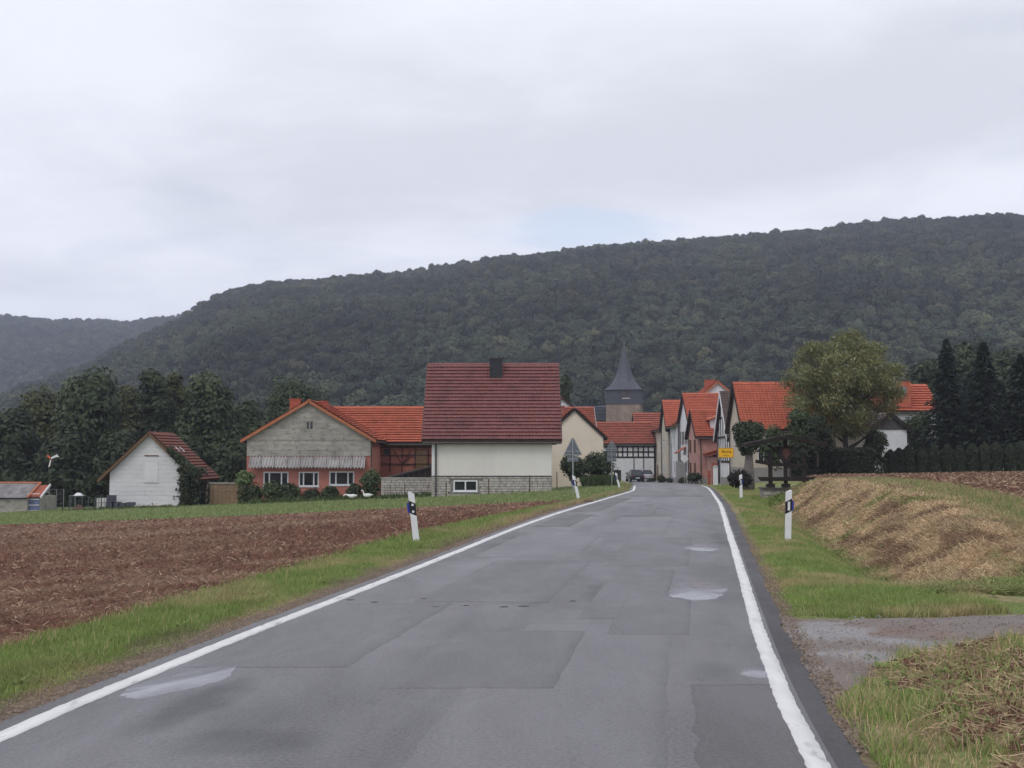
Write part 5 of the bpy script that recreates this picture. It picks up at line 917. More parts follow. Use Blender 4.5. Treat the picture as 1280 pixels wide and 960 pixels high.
def hedge(name, label, px0, px1, D, ytop, ybase, dep, n, c1, c2, seed, slope=0):
    x0, x1 = X(px0, D), X(px1, D); zb = min(H(ybase, D)-.3, Zs(x0, D)-.2, Zs(x1, D)-.2); h = H(ytop, D)-zb; rr = np.random.default_rng(seed); T = thing(name, label, 'hedge', ((x0+x1)/2, D, zb)); L_ = x1-x0
    f = rr.random(n); pos = np.stack([rr.uniform(-L_/2, L_/2, n), rr.uniform(-dep/2, dep/2, n), rr.uniform(0, h, n)], -1); k = f < .55; pos[k, 1] = -dep/2+rr.normal(0, .06, k.sum()); k2 = f > .75; pos[k2, 2] = h+rr.normal(0, .05, k2.sum())
    if slope: pos[:, 2] = np.minimum(pos[:, 2], h-np.clip(pos[:, 0]-(L_/2-slope), 0, None)*.8+rr.normal(0, .03, n))
    nr = rr.normal(size=(n, 3))*.7+np.array([0, -.6, .5]); nr /= np.linalg.norm(nr, axis=1)[:, None]; V, Fc = leaf_quads(pos, nr, rr.uniform(.06, .13, n)); np_mesh('foliage', V, Fc, m_leaf, np.repeat(lerp(c1, c2, rr.random(n)), 4, 0), T)
    MB().box(-L_/2+.1, L_/2-.1-slope*.6, -dep/2+.15, dep/2-.1, -.1, h-.2).build('branches', m_bark, T)
hedge('long_hedge', 'long clipped dark green hedge with flat top below the willow', 985, 1103, 80, 560.5, 584, 1.2, 8000, DK1*.55, DK2*.55, 250, 1.1)
gt = 'clipped thuja columns along the right field'
def thuja(label, px, D, ytop, ybase, wp, seed):
    x = X(px, D); zb = Zs(x, D)-.03; h = H(ytop, D)-zb; rw = wp/F*D/2; T = thing('thuja_column', label, 'hedge plant', (x, D, zb), 0, gt); rr = np.random.default_rng(seed); n = 2200
    MB().tube([(0, 0, -.3), (0, 0, h*.5), (0, 0, h*.92)], [.05, .04, .01], 6).build('trunk', m_bark, T); q = rr.random(n); a = rr.uniform(0, 6.28, n); prof_ = np.minimum(1, (1-q)*4)**.5*(.86+.14*np.sin(q*3.1))
    r_ = rw*prof_*(rr.uniform(.7, 1.04, n)+.12*(vnoise(a*2, q*9, seed)-.5)); d = np.stack([np.cos(a), np.sin(a), 0*a], -1); pos = np.stack([np.cos(a)*r_, np.sin(a)*r_, q*h-.05], -1); nr = d+rr.normal(0, .4, (n, 3))+np.array([0, 0, .25]); nr /= np.linalg.norm(nr, axis=1)[:, None]
    V, Fc = leaf_quads(pos, nr, rr.uniform(.06, .13, n), .5, np.tile(np.array([0, 0, 1.]), (n, 1))+rr.normal(0, .35, (n, 3))); np_mesh('foliage', V, Fc, m_leaf, np.repeat(lerp(DK1*.65, DK2*.6, rr.random(n)), 4, 0), T)
tp = [(1112, 'first and lowest thuja column beside the end of the long hedge'), (1123, 'thuja column in front of the white garage door'), (1134.5, 'thuja column at the right corner of the white garage'), (1150, 'thuja column just right of the white garage'), (1166, 'thuja column below the gap left of the tall spruce'), (1183, 'thuja column directly below the tallest spruce'), (1198.5, 'narrow thuja column right of the tallest spruce'), (1214, 'broad thuja column below the shorter spruce'), (1230, 'thuja column directly below the second tall spruce'), (1243.5, 'thuja column right of the second tall spruce'), (1262, 'broad thuja column near the right edge'), (1276, 'thuja column cut by the right edge')]
for i, (px_, lb) in enumerate(tp):
    D = 86; yb = np.interp(px_, [1100, 1280], [581, 575]); yt = [562, 560, 557, 559, 556, 555, 556, 554, 553, 552, 554, 551][i]; thuja(lb, px_, D, yt, yb+3, 17.5 if i not in (6,) else 13, 260+i)
bush('round_bush', 'green bush between the white garage and the tall spruce', 1150, 101, 513, 580, 46, GB1*.75, GB2*.6, 4200, 249, size=.15, stems=True)
bush('round_bush', 'dark green bush at the foot of the willow behind the long hedge', 1092, 83, 536, 582, 34, GB1*.55, GB2*.5, 3400, 251, size=.12, stems=True)
# ivy on the barn corner
c_, D, zb, w_, dep, hw, rise = BARN; T = thing('ivy', 'thick dark ivy covering the right corner and eave of the white barn', 'ivy', (c_, D, zb)); n = 6500; rr = np.random.default_rng(300); q = rr.random(n)
z = rr.uniform(-.1, hw+.35, n); x = w_/2-.2+rr.normal(0, .28, n)+rr.random(n)*.35*(z < hw); y = rr.uniform(-.35, .3, n)+np.where(x > w_/2, rr.uniform(0, 3.2, n), 0)
k = q < .36; u_ = rr.random(n); x[k] = (.45+.75*u_[k])*w_/2*1.05; z[k] = hw+rise*(1-x[k]/(w_/2))+.22+rr.normal(0, .16*(.4+u_[k]), k.sum()); y[k] = rr.uniform(-.5, .6, k.sum())
nr = rr.normal(size=(n, 3))*.6+np.array([.3, -.7, .4]); nr /= np.linalg.norm(nr, axis=1)[:, None]; V, Fc = leaf_quads(np.stack([x, y, z], -1), nr, rr.uniform(.08, .17, n)); np_mesh('foliage', V, Fc, m_leaf, np.repeat(lerp(DK1*.8, DK2*.75, rr.random(n)), 4, 0), T)
MB().tube([(w_/2+.05, -.12, -.2), (w_/2-.1, -.14, 1.2), (w_/2-.3, -.14, hw+.1)], [.05, .04, .02], 6).build('stem', m_bark, T)

# ---------------------------------------------------------------- hills and their forest
SPX = np.array([-600, -300, 0, 60, 100, 150, 200, 218, 235, 260, 290, 340, 400, 500, 560, 620, 720, 900, 1010, 1100, 1280, 1700, 2300])
SPY = np.array([545, 525, 488, 470, 455, 430, 406, 397, 389, 374, 359, 347, 342, 336, 327, 317, 305, 290, 280, 274, 264, 255, 255])
def hill_h(x, y):   # the ridge lies some 900 m off and sinks to the left as a flank
    a = 640+1400*x/np.maximum(y, 200); r = (566-np.interp(a, SPX, SPY))/1400*900-9.5; r = r+3*(fbm(x*.012, y*.004, 401)-.5)*2; t = np.clip((y-300-40*(fbm(x*.006, y*0, 402)-.5))/600, 0, 1.0); back = np.clip((y-900)/500, 0, 1)
    return np.maximum(-3.5, (r+2)*(1-(1-t)**1.25)*(1-.35*back)-2.6+7*(fbm(x*.008+3, y*.008, 403)-.5)*2*np.minimum(1, t*4)*(1-t)*(1-back))
hx = np.linspace(-1000, 1300, 160); hy = np.linspace(270, 1300, 90); HX, HY = np.meshgrid(hx, hy); m_hill = M('forest_floor', (.014, .02, .01), (.026, .034, .017), rough=1., scale=.05)
o = np_mesh('hill', np.stack([HX, HY, hill_h(HX, HY)], -1).reshape(-1, 3), grid_faces(90, 160), m_hill, smooth=True); o['kind'] = 'structure'
FXp = np.array([-1500, -1100, -800, -686, -560, -480, -420, -300, -100, 200]); FHp = np.array([150, 165, 184, 186, 180, 179, 182, 178, 170, 150])-0.
def far_h(x, y):
    r = np.interp(x, FXp, FHp)-11+4*(fbm(x*.01, y*0, 411)-.5)*2; t = np.clip((y-900)/600, 0, 1); return (r+3)*(1-(1-t)**1.5)-3+5*(fbm(x*.007, y*.007, 412)-.5)*np.minimum(1, t*4)
hx = np.linspace(-1500, 200, 90); hy = np.linspace(860, 1900, 60); HX, HY = np.meshgrid(hx, hy); o = np_mesh('far_hill', np.stack([HX, HY, far_h(HX, HY)], -1).reshape(-1, 3), grid_faces(60, 90), m_hill, smooth=True); o['kind'] = 'structure'
protos = bpy.data.collections.new('forest_crowns')
m_forest = bpy.data.materials.new('forest_leaf'); m_forest.use_nodes = True; t = m_forest.node_tree; b = t.nodes['Principled BSDF']; b.inputs['Roughness'].default_value = .7; b.inputs['Specular IOR Level'].default_value = .2
oi = t.nodes.new('ShaderNodeObjectInfo'); cr = t.nodes.new('ShaderNodeValToRGB'); t.links.new(oi.outputs['Random'], cr.inputs[0]); e = cr.color_ramp.elements; e[0].position = 0; e[0].color = (.028, .040, .026, 1); e[1].position = 1; e[1].color = (.095, .095, .048, 1)
for p_, c_ in ((.35, (.038, .051, .029)), (.7, (.052, .063, .035)), (.93, (.068, .074, .038))): q = e.new(p_); q.color = (*c_, 1)
at = t.nodes.new('ShaderNodeAttribute'); at.attribute_name = 'col'; mm = t.nodes.new('ShaderNodeMix'); mm.data_type = 'RGBA'; mm.blend_type = 'MULTIPLY'; mm.inputs[0].default_value = 1; t.links.new(cr.outputs[0], mm.inputs[6]); t.links.new(at.outputs['Color'], mm.inputs[7]); gp = t.nodes.new('ShaderNodeNewGeometry'); vn = t.nodes.new('ShaderNodeTexNoise'); vn.inputs['Scale'].default_value = .011; vn.inputs['Detail'].default_value = 4; t.links.new(gp.outputs['Position'], vn.inputs['Vector']); mr = t.nodes.new('ShaderNodeMapRange'); t.links.new(vn.outputs['Fac'], mr.inputs[0]); mr.inputs[1].default_value = .35; mr.inputs[2].default_value = .65; mr.inputs[3].default_value = .62; mr.inputs[4].default_value = 1.5; vs = t.nodes.new('ShaderNodeVectorMath'); vs.operation = 'SCALE'; t.links.new(mm.outputs[2], vs.inputs[0]); t.links.new(mr.outputs[0], vs.inputs['Scale']); t.links.new(vs.outputs[0], b.inputs['Base Color'])
for k in range(8):   # a rounded crown of several lobes: leaf sprays lying on the lobes
    rr = np.random.default_rng(500+k); rx, rz_ = 5.2+rr.uniform(-.6, .8), 5.6+rr.uniform(-1, 1.5); nl = 7+k % 4; C = ell(rx*.62, rx*.62, rz_*.42, 6.4, .4)(nl); r = rr.uniform(1.7, 3.0, nl); n = 1300; i = rr.integers(0, nl, n); d = rr.normal(size=(n, 3)); d /= np.linalg.norm(d, axis=1)[:, None]; d[:, 2] = np.where(rr.random(n) < .8, np.abs(d[:, 2]), d[:, 2])
    pos = C[i]+d*(r[i]*rr.uniform(.8, 1.08, n))[:, None]; nr = d+rr.normal(0, .32, (n, 3)); nr /= np.linalg.norm(nr, axis=1)[:, None]; keep = rng; rng = rr; V, Fc = leaf_quads(pos, nr, rr.uniform(.4, .85, n), .75); rng = keep
    o = np_mesh('forest_crown', V, Fc, m_forest, np.repeat(np.tile(rr.uniform(.85, 1.15, (nl, 1)), (1, 3))[i]*rr.uniform(.88, 1.12, (n, 1)), 4, 0)); S.collection.objects.unlink(o); protos.objects.link(o)
def scatter(name, P, rot, scl, idx):
    me = bpy.data.meshes.new(name); me.vertices.add(len(P)); me.vertices.foreach_set('co', P.astype(np.float32).ravel())
    for nm, ty, dat, key in (('rot', 'FLOAT_VECTOR', rot, 'vector'), ('scl', 'FLOAT_VECTOR', scl, 'vector'), ('idx', 'INT', idx, 'value')): a = me.attributes.new(nm, ty, 'POINT'); a.data.foreach_set(key, dat.ravel())
    o = bpy.data.objects.new(name, me); link(o); o['kind'] = 'stuff'; ng = bpy.data.node_groups.new(name, 'GeometryNodeTree'); ng.interface.new_socket('Geometry', in_out='INPUT', socket_type='NodeSocketGeometry'); ng.interface.new_socket('Geometry', in_out='OUTPUT', socket_type='NodeSocketGeometry')
    gi = ng.nodes.new('NodeGroupInput'); go = ng.nodes.new('NodeGroupOutput'); ip = ng.nodes.new('GeometryNodeInstanceOnPoints'); ci = ng.nodes.new('GeometryNodeCollectionInfo'); ci.inputs['Collection'].default_value = protos; ci.inputs['Separate Children'].default_value = True; ci.inputs['Reset Children'].default_value = True
    L = ng.links.new; L(gi.outputs[0], ip.inputs['Points']); L(ci.outputs[0], ip.inputs['Instance']); ip.inputs['Pick Instance'].default_value = True
    for nm, ty, sk in (('rot', 'FLOAT_VECTOR', 'Rotation'), ('scl', 'FLOAT_VECTOR', 'Scale'), ('idx', 'INT', 'Instance Index')): na = ng.nodes.new('GeometryNodeInputNamedAttribute'); na.data_type = ty; na.inputs[0].default_value = nm; L([s for s in na.outputs if s.enabled and s.name == 'Attribute'][0], ip.inputs[sk])
    L(ip.outputs[0], go.inputs[0]); md = o.modifiers.new('scatter', 'NODES'); md.node_group = ng; return o
def forest(name, hf, x0, x1, y0, y1, step, keep, smin=.42, smax=.95):
    rr = np.random.default_rng(len(name)+int(step*10)); nx, ny = int((x1-x0)/step), int((y1-y0)/step); gx_, gy_ = np.meshgrid(np.arange(nx), np.arange(ny)); x = x0+(gx_+rr.uniform(-.1, 1.1, gx_.shape))*step; y = y0+(gy_+rr.uniform(-.1, 1.1, gx_.shape))*step; x, y = x.ravel(), y.ravel(); k = keep(x, y); x, y = x[k], y[k]; n = len(x); z = hf(x, y)-1.2
    s = rr.uniform(smin, smax, n)*(1+.5*(fbm(x*.02, y*.02, 6)-.5)); rot = np.zeros((n, 3), np.float32); rot[:, 2] = rr.uniform(0, 6.28, n); scl = np.stack([s*rr.uniform(.9, 1.15, n), s*rr.uniform(.9, 1.15, n), s*rr.uniform(.85, 1.2, n)], -1).astype(np.float32); return scatter(name, np.stack([x, y, z], -1), rot, scl, rr.integers(0, 8, n).astype(np.int32))
vis = lambda x, y, m=1.25: np.abs(x) < y*.457*m+20
forest('hill_forest', hill_h, -720, 760, 300, 990, 6.5, lambda x, y: vis(x, y) & (hill_h(x, y) > -2.0) & (y > 310+25*fbm(x*.02, y*0, 3)))
forest('far_hill_forest', far_h, -1000, -120, 930, 1560, 8.5, lambda x, y: vis(x, y, 1.15), .6, 1.15)

# ---------------------------------------------------------------- street furniture
def delineator(label, px, D, ytop, lean_px, back, seed, zb=None, side=1):
    x = X(px, D); zb = Zs(x, D); T = thing('delineator_post', label, 'marker post', (x, D, zb), 0, 'delineator posts along the road'); h = 1.0; hw_, dp = .06, .05
    T.rotation_euler = (0, math.atan2(lean_px, 60), R(2 if side > 0 else -3)); sg = side
    def slab(z0l, z0r, z1l, z1r, e=0.):
        return MB().hexa([(-hw_-e, -dp-e, z0l), (hw_+e, -dp-e, z0r), (hw_*.7+e, dp+e, z0r), (-hw_*.7-e, dp+e, z0l), (-hw_-e, -dp-e, z1l), (hw_+e, -dp-e, z1r), (hw_*.7+e, dp+e, z1r), (-hw_*.7-e, dp+e, z1l)])
    tl, tr = (h-.05, h) if sg > 0 else (h, h-.05); dl_ = (-.035, .035) if sg > 0 else (.035, -.035)
    slab(-.3, -.3, tl, tr).build('post_body', m_plastic_white, T)
    b = slab(.56+dl_[0], .56+dl_[1], .80+dl_[0], .80+dl_[1], .003).build('black_band', m_black if not back else m_black, T)
    if back:
        for z in (.745, .615): MB().tube([(.005, -dp-.003, z), (.005, -dp-.012, z)], [.024, .024], 12).build('reflector', m_reflect, T)
    else: MB().box(-.022, .022, -dp-.014, -dp-.003, .60, .77).build('reflector', m_reflect, T)
    xx_ = hw_*1.02; MB().hexa([(sg*xx_, -dp*.9, .6), (sg*(xx_+.045), -dp*.5, .6), (sg*(xx_+.045), dp*.9, .6), (sg*xx_, dp*.9, .6), (sg*xx_, -dp*.9, .79), (sg*(xx_+.045), -dp*.5, .79), (sg*(xx_+.045), dp*.9, .79), (sg*xx_, dp*.9, .79)]).build('wildlife_reflector', m_blue, T)
    return T
delineator('leaning white post with two round reflectors on the left verge beside the field', 522, 21.6, 621, -7, True, 1, side=-1)
delineator('upright white post with blue reflector on the right verge before the straw bank', 982, 22.2, 615, 2, False, 2, side=1)
delineator('strongly leaning white post below the larger triangular sign', 723, 45.5, 600, -13, False, 3, side=-1)
delineator('slim white post with blue reflector below the yellow place sign', 925, 46.5, 597, -1, False, 4, side=1)
delineator('leaning white post under the smaller triangular sign near the village', 774, 69, 592, -14, False, 5, side=-1)
def tri_sign(label, px, D, ytop, ybot, plates, lean, side_=.9):
    x = X(px, D); zb = Zs(x, D); T = thing('warning_sign', label, 'road sign', (x, D, zb), 0, 'triangular signs seen from behind'); T.rotation_euler = (0, R(lean), 0); zt = H(ytop, D)-zb; zl = H(ybot, D)-zb; s = (X(px+11, 57)-X(px-11, 57)) if False else side_
    MB().tube([(0, 0, -.4), (0, 0, zt-.05)], [.035, .035], 10).build('post', m_galv, T); mb = MB(); mp = lambda a, z, o: (a, -o-.05, z); r_ = .05
    mb.mprism(mp, [(-s/2+r_, zl), (s/2-r_, zl), (s/2, zl+.05), (.05, zt), (-.05, zt), (-s/2, zl+.05)], -.125, -.10); mb.build('sign_plate', m_alu, T)
    rim = MB(); rim.bar(mp(-s/2, zl+.02, -.09), mp(s/2, zl+.02, -.09), .015, .03).bar(mp(-s/2, zl+.04, -.088), mp(0, zt, -.088), .015, .03).bar(mp(s/2, zl+.04, -.086), mp(0, zt, -.086), .015, .03); rim.build('rim', m_galv, T)
    for j, (z0, z1, hw_) in enumerate(plates): MB().mprism(mp, [(-hw_, H(z0, D)-zb), (hw_, H(z0, D)-zb), (hw_, H(z1, D)-zb), (-hw_, H(z1, D)-zb)], -.122, -.1).build('supplementary_plate', m_alu, T); MB().bar(mp(-hw_*.9, (H(z0, D)+H(z1, D))/2-zb, -.085), mp(hw_*.9, (H(z0, D)+H(z1, D))/2-zb, -.085), .02, .04).build('clamp', m_galv, T)
    MB().bar(mp(-s*.36, zl+.2, -.085), mp(s*.36, zl+.2, -.085), .02, .04).build('clamp', m_galv, T)
tri_sign('larger grey triangular sign back with one small plate, by the leaning post', 716, 57, 547.5, 569, [(577, 570.5, .28)], 0, .9)
tri_sign('smaller grey triangular sign back with two plates below, nearer the village', 764.5, 82, 551.5, 564, [(570.5, 565, .34), (577, 571.5, .34)], 0, .9)
# place sign
D = 78; x = X(907, D); zb = Zs(x, D); T = thing('place_sign', 'yellow place name sign on two posts before the village', 'road sign', (x, D, zb)); z0, z1 = H(572, D)-zb, H(560, D)-zb
for s in (-.4, .44): MB().tube([(s, .03, -.4), (s, .03, z1-.05)], [.03, .03], 8).build('post', m_galv, T)
b = MB().box(-.53, .53, -.03, -.005, z0, z1).build('sign_plate', m_signyellow, T)
fr = MB().box(-.51, .51, -.034, -.031, z1-.035, z1-.02).box(-.51, .51, -.034, -.031, z0+.02, z0+.035).box(-.51, -.495, -.034, -.031, z0+.035, z1-.035).box(.495, .51, -.034, -.031, z0+.035, z1-.035); fr.build('border', m_letter, T)
def text(body, size, loc, parent, mat, name='lettering'):
    cu = bpy.data.curves.new(name, 'FONT'); cu.body = body; cu.size = size; cu.align_x = 'CENTER'; cu.align_y = 'CENTER'; cu.extrude = .002; o = bpy.data.objects.new(name, cu); cu.materials.append(mat); link(o, parent); o.location = loc; o.rotation_euler = (R(90), 0, 0); bpy.context.view_layer.update(); me = bpy.data.meshes.new_from_object(o.evaluated_get(bpy.context.evaluated_depsgraph_get())); q = bpy.data.objects.new(name, me); me.materials.clear(); me.materials.append(mat); link(q, parent); q.location = loc; q.rotation_euler = (R(90), 0, 0); bpy.data.objects.remove(o); q.name = name; return q
text('Boina', .30, (.03, -.036, z0+(z1-z0)*.62), T, m_letter); text('Landkreis', .11, (-.02, -.036, z0+(z1-z0)*.24), T, m_letter)
# wooden shelter / carved welcome board on a stone headwall
D = 48; x = X(980, D); zb = H(609, D); T = thing('wooden_shelter', 'dark carved wooden welcome board with wide gabled roof and bench beam', 'welcome board', (x, D, zb)); hz = lambda py: H(py, D)-zb; px2 = lambda q: X(q, D)-x; wd = m_wood_dark
for q, yt in ((962, 566), (981, 549), (1004, 566)): MB().box(px2(q)-.075, px2(q)+.075, -.075, .075, -.1, hz(yt)).build('post', wd, T)
for q in (962, 981, 1004): MB().box(px2(q)-.16, px2(q)+.16, -.15, .15, -.12, .16).build('post_foot', wd, T)
MB().hexa([(px2(949), -.16, hz(601)), (px2(1012), -.16, hz(601)), (px2(1012), -.08, hz(601)), (px2(949), -.08, hz(601)), (px2(945), -.16, hz(596)), (px2(1018), -.16, hz(596)), (px2(1018), -.08, hz(596)), (px2(945), -.08, hz(596))]).build('lower_beam', wd, T)
MB().bar((px2(943), -.12, hz(576.5)), (px2(962), -.12, hz(580)), .1, .14).build('brace', wd, T)
MB().box(px2(958), px2(1008), -.13, -.08, hz(583), hz(579)).build('middle_beam', wd, T)
rf = MB(); up = .14
for (qa, ya, qb, yb_) in ((929, 558.5, 981, 548), (981, 548, 1030, 558.5)):
    a = (px2(qa), hz(ya)); b = (px2(qb), hz(yb_)); rf.hexa([(a[0], -.5, a[1]), (b[0], -.5, b[1]), (b[0], .5, b[1]), (a[0], .5, a[1]), (a[0], -.5, a[1]+up), (b[0], -.5, b[1]+up), (b[0], .5, b[1]+up), (a[0], .5, a[1]+up)])
r_ = rf.build('roof', wd, T)
for i in range(26):
    q = -1+2*(i+.5)/26; sg = 1 if q > 0 else -1; xx_ = px2(981)+q*(px2(1030)-px2(981)); zz_ = hz(548)-abs(q)*(hz(548)-hz(558.5))+up; MB().box(xx_-.055, xx_+.055, -.53, -.505, zz_-.16+random.uniform(-.02, .02), zz_+.02).build('shingle', wd, r_)
sh = MB(); mp = lambda a, z, o: (a, -o, z); cz = hz(568); sh.mprism(mp, [(-.30+.03, cz+.34), (.32, cz+.36), (.36, cz+.05), (.22, cz-.25), (.03, cz-.42), (-.17, cz-.25), (-.31, cz+.05)], .1, .17); sh.build('carved_shield', m_wood_dark, T)
sh = MB(); sh.mprism(mp, [(-.12, cz+.22), (.16, cz+.24), (.18, cz+.02), (.03, cz-.22), (-.12, cz+.0)], .172, .19); sh.build('shield_relief', M('shield_red', (.07, .028, .022), (.09, .04, .03), rough=.8), T)
MB().box(px2(968), px2(974), -.12, -.09, hz(562), hz(558)).build('name_board', wd, T)
for sg in (-1, 1): MB().bar((px2(981), -.1, hz(572)), (px2(981)+sg*.75, -.1, hz(557)), .08, .1).build('brace', wd, T)
T = thing('stone_headwall', 'pale stone block wall at the end of the ditch under the wooden shelter', 'wall', (x, D-.3, zb)); L0, L1 = px2(951), px2(1009); MB().box(L0, L1, .02, .7, -1.2, -.02).build('wall_core', m_mortar, T); blocks(T, lambda s, z, o: (s, -o, z), L0, L1, -1.0, -.06, .36, .17, m_block_light, out=-.02, dep=.06, stuff=False, name='stone'); MB().box(L0-.04, L1+.06, -.12, .72, -.06, .0).build('coping', m_zinc_dark, T)
# rusty posts along the maroon house
for i, (px_, yt, yb, lb) in enumerate([(448, 603, 618, 'rusty fence post beside the tall grassy shrub'), (506.5, 604, 619, 'rusty fence post in front of the block wall'), (558, 602, 618, 'rusty fence post left of the cellar window'), (611, 598, 615, 'rusty fence post right of the cellar window'), (662, 594, 611, 'rusty fence post near the right corner of the maroon house'), (696, 590, 607, 'dark stake with pale top beside the roadside bush')]):
    D = 70 if px_ > 480 else 77; x = X(px_, D); zb = Zs(x, D); T = MB().tube([(0, 0, -.4), (0, 0, H(yt, D)-zb)], [.035, .032], 8); o = T.build('fence_post', m_rust, None, loc=(x, D, zb)); tag(o, lb, 'fence post', 'posts in front of the maroon house')
T = thing('utility_marker', 'thin rusty stake against the white barn wall', 'stake', (X(192.5, 81), 81, -2.6)); MB().tube([(0, 0, -.2), (0, 0, H(628, 81)+2.6)], [.035, .035], 8).build('stake', m_rust, T)
# clutter beside the barn
gb = 'dark blocks stacked at the barn wall'
for i, (px_, py, s, lb) in enumerate([(141, 641, .52, 'dark block at the far left foot of the barn wall'), (141.5, 635, .49, 'dark block resting on the far left block'), (148, 641, .52, 'dark block second from the left at the barn foot'), (155, 642, .43, 'dark block in the middle of the row at the barn foot'), (166, 641, .46, 'dark block right end of the row, slightly raised')]):
    D = 80.9; o = MB().box(-s*.6, s*.6, -.2, .2, 0, s).box(-s*.5, s*.5, -.21, -.2, s*.15, s*.85).build('concrete_block', m_slate, None, loc=(X(px_, D), D, Zs(X(px_, D), D)-.02+(.522 if i == 1 else 0))); tag(o, lb, 'block', gb)
for i, (px_, s, lb) in enumerate([(176, .3, 'grey rubble stone left of the stake at the barn foot'), (190, .26, 'grey rubble stone under the stake'), (200, .34, 'largest grey rubble stone at the barn foot'), (212, .26, 'grey rubble stone near the ivy'), (184, .2, 'smallest rubble stone at the barn foot')]):
    D = 80.7; q = unit(26)*np.array([s*1.4, s*.7, s*.55]); import bmesh; bm = bmesh.new(); [bm.verts.new(v) for v in q]; bmesh.ops.convex_hull(bm, input=bm.verts); bmesh.ops.delete(bm, geom=[v for v in bm.verts if not v.link_faces], context='VERTS'); me = bpy.data.meshes.new('rubble_stone'); bm.to_mesh(me); bm.free(); me.materials.append(m_block); o = bpy.data.objects.new('rubble_stone', me); link(o); o.location = (X(px_, D), D, Zs(X(px_, D), D)+s*.3); tag(o, lb, 'stone', 'rubble at the barn foot')
D = 81.5; T = thing('water_tank', 'white caged water tank at the left corner of the barn', 'tank', (X(132, D), D, -2.65)); MB().box(-.36, .36, -.4, .4, .14, 1.05).build('tank', m_cladding, T)
cg = MB()
for a in np.linspace(-.38, .38, 5): cg.bar((a, -.42, .1), (a, -.42, 1.1), .025)
for z in np.linspace(.12, 1.1, 4): cg.bar((-.38, -.425, z), (.38, -.425, z), .025); cg.bar((.38, -.42, z), (.38, .42, z), .025)
cg.build('cage', m_galv, T); MB().box(-.4, .4, -.44, .44, -.05, .1).build('pallet', m_rust, T)
def wire_fence(name, label, px0, px1, D, h, n, mat, zb=None):
    x0, x1 = X(px0, D), X(px1, D); T = thing(name, label, 'fence', ((x0+x1)/2, D, Zs((x0+x1)/2, D) if zb is None else zb)); L_ = x1-x0
    for i in range(n): s = -L_/2+L_*i/(n-1); MB().bar((s, 0, -.3), (s, 0, h), .05).build('post', mat, T)
    mb = MB()
    for z in np.linspace(.1, h-.05, 5): mb.bar((-L_/2, .03, z), (L_/2, .03, z), .012)
    for s in np.linspace(-L_/2, L_/2, int(L_/.2)): mb.bar((s, .036, .05), (s, .036, h-.05), .01)
    q = mb.build('wire_mesh', mat, T); return T
m_fgreen = M('green_wire', (.05, .075, .065), (.07, .10, .09), rough=.6)
wire_fence('mesh_fence', 'low greenish mesh fence left of the white water tank', 89, 129, 80.5, .95, 6, m_fgreen); wire_fence('wire_fence', 'pale wire fence between the shed annex and the dark hedge', 55, 82, 88, 1.6, 4, m_galv)
D = 79.5; T = thing('timber_stake', 'single dark stake in the meadow left of the mesh fence', 'stake', (X(81, D), D, Zs(X(81, D), D))); MB().bar((0, 0, -.3), (0, 0, H(634, D)-Zs(X(81, D), D)), .06).build('stake', m_wood_dark, T)
D = 82; zb = Zs(X(101, D), D); T = thing('garden_table', 'dark garden rack with thin top and white cover on it', 'table', (X(100, D+2), D+2, zb)); hz = lambda py: H(py, D+2)-zb
MB().box(-.6, .55, -.3, .3, hz(619)-.05, hz(619)+.0).build('table_top', m_zinc, T)
for s in (-.45, -.15, .4): MB().bar((s, -.2, -.1), (s, -.2, hz(619)-.05), .04).build('leg', m_zinc, T)
o = MB().hexa([(-.3, -.3, 0), (.32, -.3, 0), (.3, .2, 0), (-.28, .2, 0), (-.12, -.16, .2), (.14, -.14, .17), (.12, .05, .18), (-.1, .05, .21)]).build('white_cover', m_plastic_white, None, loc=(X(101, D+2), D+1.6, zb+hz(622)-.3)); o.location.z = zb+hz(619)+.002; o.location.y = D+2; tag(o, 'small white peaked cover lying on the garden rack', 'cover')
D = 80.2; o = MB().hexa([(-.5, -.3, 0), (.5, -.3, 0), (.45, .3, 0), (-.45, .3, 0), (-.12, -.1, .42), (.15, -.1, .38), (.1, .1, .38), (-.1, .1, .42)]).build('scrap_heap', m_rust, None, loc=(X(102, D), D, Zs(X(102, D), D)-.02)); tag(o, 'low dark heap with reddish top in front of the mesh fence', 'heap')
n = 1800; px_ = rng.uniform(85, 235, n); x = X(px_, 79.8); tri_blades('weeds', x, np.full(n, 79.8)+rng.uniform(-1.2, .6, n), rng.uniform(.1, .4, n)*fbm(px_*.1, px_*0, 3), rng.uniform(.05, .12, n), lerp(GB1*1.2, GB2*1.2, rng.random(n)))
# kite-like bird scarer on a thin pole
D = 90; zb = Zs(X(63, D), D); T = thing('bird_scarer', 'small orange and white kite shaped bird scarer in front of dark trees', 'bird scarer', (X(63, D), D, zb)); hz = lambda py: H(py, D)-zb; px2 = lambda q: X(q, D)-X(63, D)
MB().tube([(0, .1, -.3), (0, .1, hz(573))], [.02, .012], 6).build('pole', m_zinc_dark, T)
mp = lambda a, z, o: (a, -o, z); MB().mprism(mp, [(px2(60), hz(570)), (px2(61), hz(568.5)), (px2(65), hz(572)), (px2(64), hz(574))], 0, .03).build('kite_wing', m_orangecloth, T); MB().mprism(mp, [(px2(65), hz(574)), (px2(65.5), hz(571.5)), (px2(72.5), hz(568)), (px2(75.5), hz(571)), (px2(71), hz(571.5))], .032, .05).build('kite_wing', m_plastic_white, T); MB().mprism(mp, [(px2(62), hz(584)), (px2(64), hz(575)), (px2(65.5), hz(575)), (px2(64), hz(583))], .0, .025).build('kite_tail', m_cladding, T)
